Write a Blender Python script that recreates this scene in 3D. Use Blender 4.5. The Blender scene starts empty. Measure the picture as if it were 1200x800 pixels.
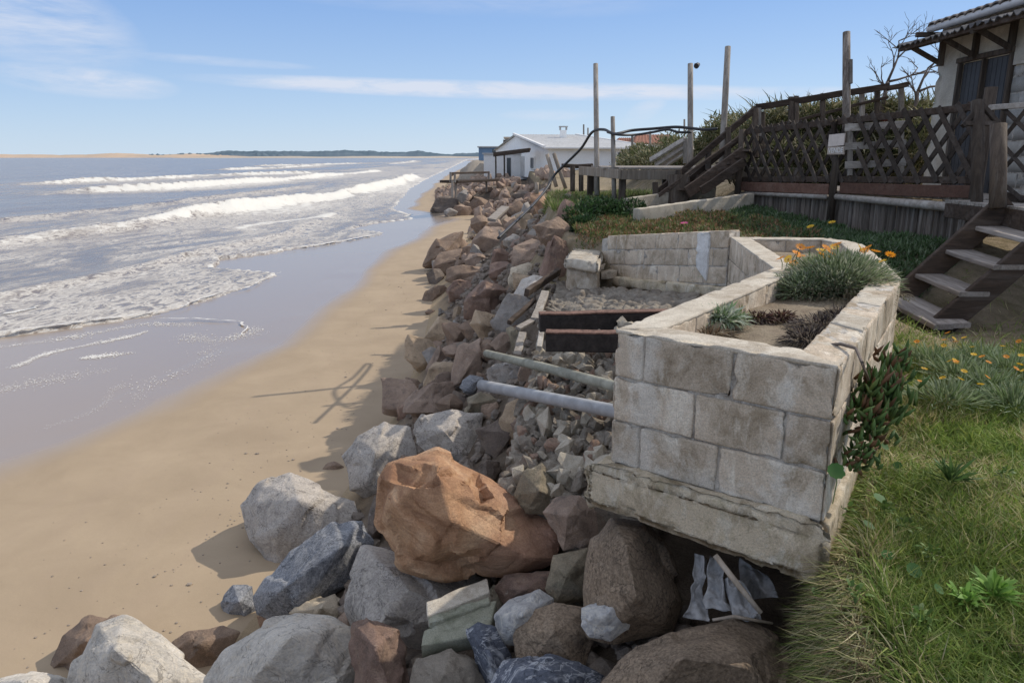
import bpy, bmesh, math, random
import numpy as np
from mathutils import Vector, Matrix
random.seed(7); rng = np.random.default_rng(7)
scene = bpy.context.scene
COL = scene.collection
# ------------------------------------------------------------------ camera
EYE = 4.0; FPX = 867.0; PITCH = math.radians(14)
cam = bpy.data.cameras.new('camera'); camo = bpy.data.objects.new('camera', cam); COL.objects.link(camo)
camo.location = (0, 0, EYE); camo.rotation_euler = (math.radians(90) - PITCH, 0, 0)
cam.sensor_width = 36; cam.lens = 36 * FPX / 1200; cam.clip_start = 0.05; cam.clip_end = 20000
scene.camera = camo
# ------------------------------------------------------------------ light
SUN_AZ = math.radians(62); SUN_EL = math.radians(40)      # azimuth clockwise from +Y
sl = bpy.data.lights.new('sun', 'SUN'); sl.energy = 3.3; sl.angle = math.radians(0.55); sl.color = (1, 0.93, 0.82)
so = bpy.data.objects.new('sun', sl); COL.objects.link(so)
sd = Vector((math.sin(SUN_AZ) * math.cos(SUN_EL), math.cos(SUN_AZ) * math.cos(SUN_EL), math.sin(SUN_EL)))
so.rotation_euler = sd.to_track_quat('Z', 'Y').to_euler()
world = bpy.data.worlds.new('World'); scene.world = world; world.use_nodes = True
scene.view_settings.view_transform = 'Standard'; scene.view_settings.look = 'None'
scene.view_settings.exposure = 0.05; scene.view_settings.gamma = 1.0
def build_world():
    nt = world.node_tree; N = nt.nodes; L = nt.links
    bg = N['Background']; bg.inputs[1].default_value = 0.15
    sky = N.new('ShaderNodeTexSky'); sky.sky_type = 'NISHITA'; sky.sun_disc = False
    sky.sun_elevation = SUN_EL; sky.sun_rotation = SUN_AZ; sky.altitude = 0; sky.air_density = 1.0
    sky.dust_density = 0.3; sky.ozone_density = 2.0
    tc = N.new('ShaderNodeTexCoord'); sep = N.new('ShaderNodeSeparateXYZ'); L.new(tc.outputs['Generated'], sep.inputs[0])
    def math_(op, a, b=None, c=None):
        n = N.new('ShaderNodeMath'); n.operation = op
        for i, v in enumerate((a, b, c)):
            if v is None: continue
            if isinstance(v, (int, float)): n.inputs[i].default_value = v
            else: L.new(v, n.inputs[i])
        return n.outputs[0]
    x, y, z = sep.outputs
    az = math_('ARCTAN2', x, y); el = math_('ARCTANGENT', math_('DIVIDE', z, math_('SQRT', math_('ADD', math_('MULTIPLY', x, x), math_('MULTIPLY', y, y)))))
    cv = N.new('ShaderNodeCombineXYZ'); L.new(az, cv.inputs[0]); L.new(math_('MULTIPLY', el, 5.0), cv.inputs[1])
    def noise(scale, detail, dist=0.0, rough=0.55, off=0.0):
        mp = N.new('ShaderNodeMapping'); L.new(cv.outputs[0], mp.inputs[0]); mp.inputs['Location'].default_value = (off, off * .7, off)
        n = N.new('ShaderNodeTexNoise'); L.new(mp.outputs[0], n.inputs['Vector']); n.inputs['Scale'].default_value = scale
        n.inputs['Detail'].default_value = detail; n.inputs['Distortion'].default_value = dist; n.inputs['Roughness'].default_value = rough
        return n.outputs['Fac']
    def blob(a0, e0, wa, we, slope=0.0):
        da = math_('SUBTRACT', az, a0); de = math_('SUBTRACT', el, math_('ADD', math_('MULTIPLY', da, slope), e0))
        q = math_('ADD', math_('POWER', math_('ABSOLUTE', math_('DIVIDE', da, wa)), 2.5), math_('POWER', math_('ABSOLUTE', math_('DIVIDE', de, we)), 2))
        return math_('MAXIMUM', math_('SUBTRACT', 1.0, q), 0.0)
    clouds = None
    # azimuth, elevation (radians), half widths, slope, strength: thin streaks where the day has them
    spec = [(-0.02, 0.083, 0.40, 0.012, -0.02, 1.15), (0.20, 0.077, 0.32, 0.009, -0.015, .6), (-0.60, 0.165, 0.17, 0.060, -0.28, .75), (-0.50, 0.082, 0.10, 0.018, -0.06, .8),
            (-0.36, 0.11, 0.12, .006, -.03, .35), (0.05, 0.052, 0.07, .008, 0, .4), (0.17, 0.057, 0.03, .016, .5, .45), (-0.1, 0.20, 0.35, 0.03, -0.04, .25),
            (1.0, .12, .4, .04, .1, .7), (-1.3, .2, .4, .05, .1, .8), (2.4, .2, .6, .06, .1, .8), (-2.5, .15, .5, .05, 0, .8)]
    n1 = noise(7, 8, .6, .62); n2 = noise(24, 6, .3, .6, 3.1)
    nn = math_('ADD', math_('MULTIPLY', n1, .7), math_('MULTIPLY', n2, .3))
    nn = math_('MULTIPLY', math_('SUBTRACT', nn, .33), 2.9)
    for a0, e0, wa, we, sp, st in spec:
        b = math_('MULTIPLY', blob(a0, e0, wa, we, sp), st)
        clouds = b if clouds is None else math_('MAXIMUM', clouds, b)
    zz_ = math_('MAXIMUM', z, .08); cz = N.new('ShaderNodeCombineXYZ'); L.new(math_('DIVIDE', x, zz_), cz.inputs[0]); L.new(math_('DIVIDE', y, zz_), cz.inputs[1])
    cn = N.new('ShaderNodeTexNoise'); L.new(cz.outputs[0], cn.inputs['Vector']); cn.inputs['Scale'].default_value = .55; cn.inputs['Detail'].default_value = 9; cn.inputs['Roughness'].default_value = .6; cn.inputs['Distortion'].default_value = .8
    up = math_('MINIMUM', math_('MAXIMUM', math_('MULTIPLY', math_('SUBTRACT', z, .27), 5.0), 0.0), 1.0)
    over = math_('MULTIPLY', math_('MINIMUM', math_('MAXIMUM', math_('MULTIPLY', math_('SUBTRACT', cn.outputs['Fac'], .31), 5.0), 0.0), .8), up)  # cloud overhead out of view, added to brighten and neutralise the shade
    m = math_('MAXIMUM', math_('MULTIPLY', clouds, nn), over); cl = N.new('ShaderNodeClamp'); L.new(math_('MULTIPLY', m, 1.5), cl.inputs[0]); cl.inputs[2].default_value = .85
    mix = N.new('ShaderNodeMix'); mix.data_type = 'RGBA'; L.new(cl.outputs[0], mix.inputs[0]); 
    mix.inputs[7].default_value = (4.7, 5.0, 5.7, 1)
    # even haze over the sky, paler near the horizon, set to brighten shade too
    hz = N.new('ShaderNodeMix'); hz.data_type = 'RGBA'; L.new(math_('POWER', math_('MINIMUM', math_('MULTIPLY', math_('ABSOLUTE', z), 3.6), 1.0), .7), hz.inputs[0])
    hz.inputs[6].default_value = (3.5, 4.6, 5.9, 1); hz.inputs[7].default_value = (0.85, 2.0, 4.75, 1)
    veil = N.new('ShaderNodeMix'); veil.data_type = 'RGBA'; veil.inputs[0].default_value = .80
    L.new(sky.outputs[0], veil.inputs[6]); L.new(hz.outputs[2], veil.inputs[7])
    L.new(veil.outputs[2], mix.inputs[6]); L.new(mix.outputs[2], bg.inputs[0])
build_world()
# ------------------------------------------------------------------ helpers
CP, SP = math.cos(PITCH), math.sin(PITCH)
def ray(px, py):
    a = (px - 600) / FPX; b = (py - 400) / FPX
    return Vector((a, CP - b * SP, -(b * CP + SP)))
def at(px, py, dc): return Vector((0, 0, EYE)) + ray(px, py) * dc       # a photograph direction at a chosen distance
def atz(px, py, z): r = ray(px, py); return Vector((0, 0, EYE)) + r * ((EYE - z) / (-r.z))
def hsh(i, j, k, s=0):
    h = (i * 374761393 + j * 668265263 + k * 2147483647 + s * 1274126177) & 0xFFFFFFFF
    h = ((h ^ (h >> 13)) * 1274126177) & 0xFFFFFFFF
    h = h ^ (h >> 16)
    return (h & 0xFFFFFF) / float(0xFFFFFF)
def vnoise(p, s=0):
    p = np.asarray(p, float); i = np.floor(p).astype(np.int64); f = p - i; u = f * f * (3 - 2 * f)
    r = 0
    for dx in (0, 1):
        for dy in (0, 1):
            for dz in (0, 1):
                w = (u[:, 0] if dx else 1 - u[:, 0]) * (u[:, 1] if dy else 1 - u[:, 1]) * (u[:, 2] if dz else 1 - u[:, 2])
                r = r + w * hsh(i[:, 0] + dx, i[:, 1] + dy, i[:, 2] + dz, s)
    return r * 2 - 1
def fbm(p, o=4, s=0):
    a = 1; t = 0; q = np.asarray(p, float); tot = 0
    for k in range(o):
        t = t + a * vnoise(q, s + k); tot += a; a *= .5; q = q * 2.03 + 7.1
    return t / tot
def sstep(a, b, x): t = np.clip((x - a) / (b - a), 0, 1); return t * t * (3 - 2 * t)
class MB:
    def __init__(s): s.v = []; s.f = []; s.n = 0
    def add(s, v, f):
        v = np.asarray(v, float); s.v.append(v); s.f += [tuple(int(i) + s.n for i in q) for q in f]; s.n += len(v)
    def verts(s): return np.vstack(s.v)
def build(name, mb, mat, parent=None, **k): return link(name, mb.verts(), mb.f, mat, parent, **k)
def thing(name, label, cat, loc, group=None):
    o = bpy.data.objects.new(name, None); COL.objects.link(o); o.location = loc; o.empty_display_size = .1
    o['label'] = label; o['category'] = cat
    if group: o['group'] = group
    ORG[o.name] = Vector(loc); return o
ORG = {}
def tag(o, label, cat, group=None):
    o['label'] = label; o['category'] = cat
    if group: o['group'] = group
    return o
def link(name, v, f, mat, parent=None, origin=None, smooth=False, colors=None):
    v = np.asarray(v, float)
    if parent is not None:
        r = parent
        org = ORG[r.name]
    elif origin is not None: org = Vector(origin)
    else: org = Vector((float(v[:, 0].mean()), float(v[:, 1].mean()), float(v[:, 2].min())))
    me = bpy.data.meshes.new(name)
    me.from_pydata((v - np.array(org)).tolist(), [], f if isinstance(f, list) else f.tolist())
    if smooth: me.polygons.foreach_set('use_smooth', [True] * len(me.polygons))
    if colors is not None:
        ca = me.color_attributes.new('tint', 'FLOAT_COLOR', 'POINT'); ca.data.foreach_set('color', np.asarray(colors, np.float32).ravel())
    if mat is not None: me.materials.append(mat)
    me.update()
    o = bpy.data.objects.new(name, me); COL.objects.link(o)
    if parent is not None: o.parent = parent
    else: o.location = org
    ORG[o.name] = org
    return o
def struct(o): o['kind'] = 'structure'; return o
def stuff(o): o['kind'] = 'stuff'; return o
def frame(d, up=(0, 0, 1)):
    d = Vector(d).normalized(); up = Vector(up)
    if abs(d.dot(up)) > .98: up = Vector((0, 1, 0))
    s = d.cross(up).normalized(); u = s.cross(d).normalized(); return d, s, u
def beam(mb, p0, p1, w, h, up=(0, 0, 1), seg=3, jit=0.0, ch=.12, twist=0):
    """chamfered bar, w sideways and h along 'up'"""
    p0 = Vector(p0); p1 = Vector(p1); d, s, u = frame(p1 - p0, up)
    c = ch * min(w, h); a, b = w / 2, h / 2
    prof = [(-a + c, -b), (a - c, -b), (a, -b + c), (a, b - c), (a - c, b), (-a + c, b), (-a, b - c), (-a, -b + c)]
    vs = []; fs = []; n = 8
    for i in range(seg + 1):
        t = i / seg; c0 = p0.lerp(p1, t) + s * random.uniform(-jit, jit) + u * random.uniform(-jit, jit); k = 1 + random.uniform(-jit, jit) * 4
        for x, y in prof: vs.append(c0 + s * x * k + u * y * k)
    for i in range(seg):
        for j in range(n): fs.append((i * n + j, i * n + (j + 1) % n, (i + 1) * n + (j + 1) % n, (i + 1) * n + j))
    fs.append(tuple(range(n - 1, -1, -1))); fs.append(tuple(seg * n + j for j in range(n)))
    mb.add(vs, fs)
def tube(mb, pts, r, n=10, hollow=0):
    pts = [Vector(p) for p in pts]; vs = []; fs = []; rr = r if isinstance(r, (list, tuple)) else [r] * len(pts)
    up = Vector((0, 0, 1))
    for i, p in enumerate(pts):
        d = (pts[min(i + 1, len(pts) - 1)] - pts[max(i - 1, 0)])
        d, s, u = frame(d, up)
        for j in range(n):
            a = 2 * math.pi * j / n; vs.append(p + (s * math.cos(a) + u * math.sin(a)) * rr[i])
    m = len(pts)
    for i in range(m - 1):
        for j in range(n): fs.append((i * n + j, i * n + (j + 1) % n, (i + 1) * n + (j + 1) % n, (i + 1) * n + j))
    if hollow:
        base = len(vs)
        for e, i in ((0, 0), (1, m - 1)):
            d = pts[1] - pts[0] if e == 0 else pts[-2] - pts[-1]
            d, s, u = frame(d, up)
            # short inner bore at each end
            for k in range(2):
                for j in range(n):
                    q = Vector(vs[i * n + j]) ; c = pts[i]
                    vs.append(c + (q - c) * hollow + (d * (.12 * k)))
            b = base + e * 2 * n
            for j in range(n):
                fs.append((i * n + j, i * n + (j + 1) % n, b + (j + 1) % n, b + j)); fs.append((b + j, b + (j + 1) % n, b + n + (j + 1) % n, b + n + j))
            fs.append(tuple(b + n + j for j in range(n)))
    else:
        fs.append(tuple(range(n - 1, -1, -1))); fs.append(tuple((m - 1) * n + j for j in range(n)))
    mb.add(vs, fs)
def box(mb, x0, x1, y0, y1, z0, z1):
    v = [(x, y, z) for z in (z0, z1) for y in (y0, y1) for x in (x0, x1)]
    mb.add(v, [(0, 2, 3, 1), (4, 5, 7, 6), (0, 1, 5, 4), (2, 6, 7, 3), (0, 4, 6, 2), (1, 3, 7, 5)])
def rbox(mb, foot, z0, z1, cell=.04, r=.012, amp=.004, gap=0.004, seed=0, tops=None):
    """a worn block: rounded, slightly rough box mapped on a quadrilateral footprint (P0,P1 outer; P3,P2 inner)"""
    P = [np.array(p, float) for p in foot]
    L = (np.linalg.norm(P[1] - P[0]) + np.linalg.norm(P[2] - P[3])) / 2; T = (np.linalg.norm(P[3] - P[0]) + np.linalg.norm(P[2] - P[1])) / 2; H = abs(z1 - z0) if np.isscalar(z1) else float(np.mean(z1) - np.mean(z0))
    n = [max(2, min(48, int(round(q / cell)))) for q in (L, T, H)]
    S = np.array([L, T, H]); idx = {}; vs = []; fs = []
    def vid(i, j, k):
        key = (i, j, k)
        if key not in idx: idx[key] = len(vs); vs.append((i / n[0], j / n[1], k / n[2]))
        return idx[key]
    for a in range(3):
        b, c = (a + 1) % 3, (a + 2) % 3
        for side in (0, n[a]):
            for i in range(n[b]):
                for j in range(n[c]):
                    q = []
                    for di, dj in ((0, 0), (1, 0), (1, 1), (0, 1)):
                        co = [0, 0, 0]; co[a] = side; co[b] = i + di; co[c] = j + dj; q.append(vid(*co))
                    fs.append(tuple(q) if side else tuple(q[::-1]))
    u = np.array(vs); p = (u - .5) * S
    # pull first inner ring to the chamfer line so that edges stay crisp
    for a in range(3):
        e = u[:, a]; st = 1 / n[a]
        near = np.isclose(e, st) | np.isclose(e, 1 - st)
        p[near, a] = np.sign(p[near, a]) * (S[a] / 2 - r * 1.3)
    inner = np.clip(p, -(S / 2 - r), S / 2 - r); dlt = p - inner; ln = np.linalg.norm(dlt, axis=1); ln[ln == 0] = 1
    q = inner + dlt / ln[:, None] * np.minimum(ln, r)[:, None]
    q *= (S - gap) / S
    w = q / S + .5
    w0, w1, w2 = w[:, 0:1], w[:, 1:2], w[:, 2:3]
    xy = (1 - w1) * ((1 - w0) * P[0][:2] + w0 * P[1][:2]) + w1 * ((1 - w0) * P[3][:2] + w0 * P[2][:2])
    if np.isscalar(z0): zz = z0 + (z1 - z0) * w2
    else:
        zb = (1 - w0) * z0[0] + w0 * z0[1]; zt = (1 - w0) * z1[0] + w0 * z1[1]; zz = zb + (zt - zb) * w2
    v = np.hstack([xy, zz]); c = v.mean(0); d = v - c
    edge = (np.abs(q) > (S / 2 - r * 2)).sum(1)
    nz = fbm(v * 9 + seed, 3, seed) * amp + fbm(v * 28 + seed, 2, seed + 5) * amp * .5
    chip = np.clip(fbm(v * 14 + seed, 2, seed + 9) - .15, 0, 1) * (edge >= 2) * amp * 7
    nd = d / (np.linalg.norm(d, axis=1)[:, None] + 1e-6)
    nrm = np.where(np.abs(q) >= S / 2 - r - .001, np.sign(q), 0) + nd * .15
    nn = np.linalg.norm(nrm, axis=1)[:, None]; nn[nn == 0] = 1
    ax = (P[1] - P[0]); ax = ax / np.linalg.norm(ax); ay = (P[3] - P[0]); ay = ay / np.linalg.norm(ay)
    wn = nrm[:, 0:1] * np.array([ax[0], ax[1], 0]) + nrm[:, 1:2] * np.array([ay[0], ay[1], 0]) + nrm[:, 2:3] * np.array([0, 0, 1]); wn = wn / nn
    v = v + wn * (nz - chip)[:, None]
    mb.add(v, fs)
# ------------------------------------------------------------------ materials
def newmat(name):
    m = bpy.data.materials.new(name); m.use_nodes = True; nt = m.node_tree; b = nt.nodes['Principled BSDF']; return m, nt, b
class NT:
    def __init__(s, nt): s.nt = nt; s.pos = nt.nodes.new('ShaderNodeNewGeometry').outputs['Position']; s.oi = None
    def node(s, t): return s.nt.nodes.new(t)
    def ln(s, a, b): s.nt.links.new(a, b)
    def noise(s, scale, detail=5, rough=.55, dist=0, stretch=None, vec=None):
        n = s.node('ShaderNodeTexNoise'); v = vec or s.pos
        if stretch:
            mp = s.node('ShaderNodeMapping'); mp.inputs['Scale'].default_value = stretch; s.ln(v, mp.inputs[0]); v = mp.outputs[0]
        s.ln(v, n.inputs['Vector']); n.inputs['Scale'].default_value = scale; n.inputs['Detail'].default_value = detail; n.inputs['Roughness'].default_value = rough; n.inputs['Distortion'].default_value = dist
        return n.outputs['Fac']
    def vor(s, scale, feature='F1', out='Distance', stretch=None):
        n = s.node('ShaderNodeTexVoronoi'); n.feature = feature; v = s.pos
        if stretch:
            mp = s.node('ShaderNodeMapping'); mp.inputs['Scale'].default_value = stretch; s.ln(v, mp.inputs[0]); v = mp.outputs[0]
        s.ln(v, n.inputs['Vector']); n.inputs['Scale'].default_value = scale; return n.outputs[out]
    def ramp(s, fac, stops):
        n = s.node('ShaderNodeValToRGB'); e = n.color_ramp.elements
        while len(e) < len(stops): e.new(.5)
        for q, (p, c) in zip(e, stops): q.position = p; q.color = (*c, 1) if not np.isscalar(c) else (c, c, c, 1)
        s.ln(fac, n.inputs[0]); return n.outputs[0]
    def mix(s, a, b, f, mode='MIX'):
        n = s.node('ShaderNodeMix'); n.data_type = 'RGBA'; n.blend_type = mode
        for v, i in ((f, 0), (a, 6), (b, 7)):
            if isinstance(v, (int, float)): n.inputs[i].default_value = v if i == 0 else (v, v, v, 1)
            elif isinstance(v, tuple): n.inputs[i].default_value = (*v, 1)
            else: s.ln(v, n.inputs[i])
        return n.outputs[2]
    def math(s, op, a, b=0.0):
        n = s.node('ShaderNodeMath'); n.operation = op
        for i, v in enumerate((a, b)):
            if isinstance(v, (int, float)): n.inputs[i].default_value = v
            else: s.ln(v, n.inputs[i])
        return n.outputs[0]
    def bump(s, h, strength, dist, prev=None):
        n = s.node('ShaderNodeBump'); n.inputs['Strength'].default_value = strength; n.inputs['Distance'].default_value = dist; s.ln(h, n.inputs['Height'])
        if prev: s.ln(prev, n.inputs['Normal'])
        return n.outputs[0]
    def rand(s):
        if not s.oi: s.oi = s.node('ShaderNodeObjectInfo')
        return s.oi.outputs['Random']
    def objcol(s):
        s.rand(); return s.oi.outputs['Color']
    def attr(s, name, out='Color'):
        n = s.node('ShaderNodeAttribute'); n.attribute_name = name; return n.outputs[out]
def sc(c, k): return tuple(q * k for q in c)
def rock_mat():
    m, nt, b = newmat('weathered_stone'); t = NT(nt)
    base = t.objcol()
    big = t.ramp(t.noise(2.3, 4, .6, .4), [(.3, .72), (.7, 1.3)])
    c = t.mix(base, big, 1.0, 'MULTIPLY')
    st = t.ramp(t.noise(5.5, 6, .65, 1.2), [(.50, 0.0), (.66, 1.0)])
    c = t.mix(c, t.mix(base, (.60, .44, .30), .5), t.math('MULTIPLY', st, .40))
    dk = t.ramp(t.noise(9, 7, .7, .5), [(.32, 1.0), (.46, 0.0)])
    c = t.mix(c, sc((.10, .085, .07), 1), t.math('MULTIPLY', dk, .55))
    sp = t.ramp(t.noise(120, 3, .7), [(.25, .62), (.5, 1.0), (.78, 1.45)])
    c = t.mix(c, sp, .85, 'MULTIPLY')
    lich = t.ramp(t.noise(16, 4, .6, .2), [(.66, 0.0), (.72, 1.0)])
    c = t.mix(c, (.55, .52, .45), t.math('MULTIPLY', lich, .35))
    t.ln(c, b.inputs['Base Color']); b.inputs['Roughness'].default_value = .88; b.inputs['Specular IOR Level'].default_value = .25
    cr = t.vor(3.2, 'DISTANCE_TO_EDGE'); cr = t.ramp(cr, [(0, 0.0), (.035, 1.0)])
    h = t.bump(t.noise(12, 11, .72, .5), .95, .035)
    h = t.bump(t.noise(70, 6, .75), .8, .008, h)
    t.ln(h, b.inputs['Normal']); return m
M = {}
M['rock'] = rock_mat()
def granite(name, c1, c2, scale=150, vein=None):
    m, nt, b = newmat(name); t = NT(nt)
    sp = t.ramp(t.noise(scale, 4, .75), [(.30, c1), (.5, tuple((a + q) / 2 for a, q in zip(c1, c2))), (.70, c2)])
    big = t.ramp(t.noise(2.7, 5, .6, .5), [(.3, .75), (.7, 1.22)])
    c = t.mix(sp, big, 1.0, 'MULTIPLY')
    dk_ = t.ramp(t.noise(5.5, 8, .7, 1.0), [(.34, 1.0), (.46, 0.0)]); c = t.mix(c, sc(c1, .7), t.math('MULTIPLY', dk_, .55))
    if vein:
        v = t.ramp(t.noise(4.2, 7, .6, 2.2), [(.47, 0.0), (.5, 1.0), (.53, 0.0)]); c = t.mix(c, vein, t.math('MULTIPLY', v, .6))
        v2 = t.ramp(t.noise(6, 6, .7, .5), [(.55, 0.0), (.68, 1.0)]); c = t.mix(c, vein, t.math('MULTIPLY', v2, .5))
    rw = t.math('ABSOLUTE', t.math('SUBTRACT', t.noise(2.1, 5, .6, 1.6), .5)); crk = t.ramp(rw, [(.0, 1.0), (.009, 0.0)]); c = t.mix(c, sc(c1, .4), t.math('MULTIPLY', crk, .8))
    t.ln(c, b.inputs['Base Color']); b.inputs['Roughness'].default_value = .8; b.inputs['Specular IOR Level'].default_value = .3
    h = t.bump(t.noise(16, 10, .72, .4), .9, .022); h = t.bump(t.noise(70, 6, .75), .8, .008, h)
    t.ln(h, b.inputs['Normal']); return m
M['granite_blue'] = granite('blue_grey_granite', (.085, .09, .10), (.37, .37, .38), 70, (.42, .41, .40))
M['granite_pale'] = granite('pale_granite', (.39, .35, .30), (.69, .63, .54), 60, (.66, .57, .44))
M['granite_grey'] = granite('grey_granite', (.27, .235, .205), (.58, .52, .45), 60, (.56, .49, .40))

M['slate_blue'] = granite('veined_blue_stone', (.06, .068, .09), (.17, .18, .21), 60, (.70, .70, .70))
M['slate_white'] = granite('white_veined_stone', (.30, .295, .30), (.60, .57, .52), 30, (.74, .68, .56))
M['grit'] = granite('gritty_brown_stone', (.12, .085, .058), (.40, .30, .205), 60, None)
def orange_mat():
    m, nt, b = newmat('orange_boulder_stone'); t = NT(nt)
    base = t.ramp(t.noise(3.1, 6, .62, .8), [(.32, (.27, .14, .075)), (.5, (.44, .25, .135)), (.68, (.58, .38, .23))])
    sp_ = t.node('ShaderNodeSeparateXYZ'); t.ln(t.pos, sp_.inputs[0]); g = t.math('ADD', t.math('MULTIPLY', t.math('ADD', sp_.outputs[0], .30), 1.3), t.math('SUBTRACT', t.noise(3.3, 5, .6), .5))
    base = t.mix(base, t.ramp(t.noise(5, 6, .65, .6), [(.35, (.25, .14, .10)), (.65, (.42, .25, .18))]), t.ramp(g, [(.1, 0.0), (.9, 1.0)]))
    c = t.mix(base, t.ramp(t.noise(80, 4, .75), [(.28, .72), (.5, 1.0), (.72, 1.28)]), 1.0, 'MULTIPLY')
    lay = t.ramp(t.noise(4, 7, .7, .3, (.4, .4, 3.2)), [(.44, 0.0), (.5, 1.0), (.56, 0.0)]); c = t.mix(c, (.24, .12, .07), t.math('MULTIPLY', lay, .35))
    t.ln(c, b.inputs['Base Color']); b.inputs['Roughness'].default_value = .82; b.inputs['Specular IOR Level'].default_value = .25
    h = t.bump(t.noise(14, 11, .72, .5), .9, .025); h = t.bump(t.noise(80, 5, .75), .7, .006, h); t.ln(h, b.inputs['Normal']); return m
M['granite_orange'] = orange_mat()
def concrete(name, c, dark, scale=3.0, light=None, rough_amt=1.0, moss=None, salts=False):
    m, nt, b = newmat(name); t = NT(nt)
    f = t.noise(scale, 8, .68, .5)
    k = t.ramp(f, [(.34, dark), (.55, c)])
    if light:
        l = t.ramp(t.noise(scale * 1.7, 7, .72, .8, (1, 1, .45)), [(.52, 0.0), (.68, 1.0)]); k = t.mix(k, light, t.math('MULTIPLY', l, .85))
    if moss:
        l = t.ramp(t.noise(scale * 2.1, 6, .7, .3), [(.5, 0.0), (.7, 1.0)]); k = t.mix(k, moss, t.math('MULTIPLY', l, .5))
    if salts:
        sp_ = t.node('ShaderNodeSeparateXYZ'); t.ln(t.pos, sp_.inputs[0]); nz_ = t.noise(9, 9, .75, .6); nl = t.noise(2.6, 3, .6)
        lowz = t.math('MULTIPLY', t.math('SUBTRACT', 2.74, sp_.outputs[2]), 3.2)
        dx = t.math('SUBTRACT', sp_.outputs[0], .62); side = t.math('SUBTRACT', .9, t.math('MULTIPLY', t.math('ABSOLUTE', dx), 9.0)); dx2 = t.math('SUBTRACT', sp_.outputs[0], 1.13); side2 = t.math('SUBTRACT', .6, t.math('MULTIPLY', t.math('ABSOLUTE', dx2), 8.0))
        mk = t.math('MAXIMUM', t.math('MAXIMUM', lowz, side), side2); mk = t.math('MULTIPLY', t.math('MINIMUM', mk, 1.0), t.math('LESS_THAN', sp_.outputs[1], 3.6))
        mk = t.ramp(t.math('ADD', t.math('MULTIPLY', mk, .5), nz_), [(.66, 0.0), (.84, 1.0)]); k = t.mix(k, (.80, .75, .66), t.math('MULTIPLY', mk, .6))
    s = t.ramp(t.noise(140, 4, .75), [(.28, .6), (.5, 1.0), (.74, 1.3)])
    k = t.mix(k, s, .9, 'MULTIPLY')
    r = t.math('ADD', t.math('MULTIPLY', t.rand(), .26), .87); k = t.mix(k, r, 1.0, 'MULTIPLY')
    t.ln(k, b.inputs['Base Color']); b.inputs['Roughness'].default_value = .93; b.inputs['Specular IOR Level'].default_value = .15
    h = t.bump(t.noise(30, 6, .7), .6 * rough_amt, .012); h = t.bump(t.noise(170, 4, .8), .8 * rough_amt, .004, h)
    pit = t.ramp(t.vor(90), [(.08, 0.0), (.2, 1.0)]); h = t.bump(pit, .45 * rough_amt, .004, h)
    t.ln(h, b.inputs['Normal']); return m
M['block'] = concrete('grey_concrete_block', (.64, .53, .405), (.345, .27, .185), 4.2, (.84, .76, .63), 1.5, None, True)
M['block_warm'] = concrete('cream_concrete', (.52, .46, .37), (.34, .28, .21), 4, (.64, .58, .48))
M['mortar'] = concrete('pale_mortar', (.56, .51, .44), (.20, .17, .14), 9, (.70, .66, .60), 1.4)
M['footing'] = concrete('stained_footing_concrete', (.68, .565, .405), (.32, .25, .16), 5.5, (.80, .73, .60), 1.5, (.38, .32, .18))
M['lump'] = concrete('lumpy_poured_concrete', (.32, .275, .22), (.16, .13, .10), 5, (.42, .37, .30), 1.8)
M['kerb'] = concrete('low_wall_concrete', (.48, .42, .33), (.28, .24, .185), 2.5, (.58, .53, .44))
M['green_slab'] = concrete('greenish_slab_concrete', (.33, .32, .24), (.20, .20, .14), 6, (.40, .40, .32))
M['render_wall'] = concrete('rough_render', (.86, .79, .66), (.62, .55, .44), 2.2, (.90, .85, .75), 3.5)
M['bare_block'] = concrete('bare_block_wall', (.42, .40, .36), (.30, .28, .25), 2.2, (.50, .47, .43))
M['white_wall'] = concrete('white_painted_wall', (.86, .84, .80), (.80, .78, .74), .8, None, .3)
M['beige_wall'] = concrete('beige_painted_wall', (.62, .52, .40), (.55, .46, .35), .8, None, .3)
M['blue_wall'] = concrete('blue_painted_wall', (.20, .30, .42), (.16, .24, .34), .8, None, .3)
M['grey_roof'] = concrete('grey_sheet_roof', (.50, .49, .47), (.40, .39, .37), 1.2, None, .4)
M['red_roof'] = concrete('red_tile_roof', (.27, .13, .09), (.17, .085, .06), 1.2, None, .8)
M['void'] = concrete('unlit_interior', (.06, .06, .065), (.04, .04, .045), 1.0)
def wood(name, c, dark, light=None, along=(1, 1, 1), rough=.85, grain=24):
    m, nt, b = newmat(name); t = NT(nt)
    tc = t.node('ShaderNodeTexCoord').outputs['Object']
    g = t.noise(grain, 6, .7, .6, along, tc)
    k = t.ramp(g, [(.3, dark), (.62, c)])
    if light:
        l = t.ramp(t.noise(grain * .35, 5, .7, .5, along, tc), [(.5, 0.0), (.72, 1.0)]); k = t.mix(k, light, t.math('MULTIPLY', l, .8))
    r = t.math('ADD', t.math('MULTIPLY', t.rand(), .6), .7); k = t.mix(k, r, 1.0, 'MULTIPLY')
    t.ln(k, b.inputs['Base Color']); b.inputs['Roughness'].default_value = rough; b.inputs['Specular IOR Level'].default_value = .2
    h = t.bump(g, .7, .006); h = t.bump(t.noise(90, 4, .7, 0, along, tc), .6, .003, h); t.ln(h, b.inputs['Normal']); return m
M['dark_wood_x'] = wood('dark_stained_wood', (.090, .062, .045), (.035, .026, .020), (.15, .12, .10), (.12, 1, 1))
M['dark_wood_z'] = wood('dark_stained_wood_upright', (.10, .075, .055), (.04, .03, .024), (.17, .145, .12), (1, 1, .1))
M['dark_wood_d'] = wood('dark_stained_lath', (.075, .058, .046), (.034, .026, .021), (.13, .11, .095), (.5, .5, .5))
M['red_wood'] = wood('reddish_board', (.16, .085, .06), (.09, .05, .036), (.19, .12, .09), (.1, 1, 1))
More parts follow.
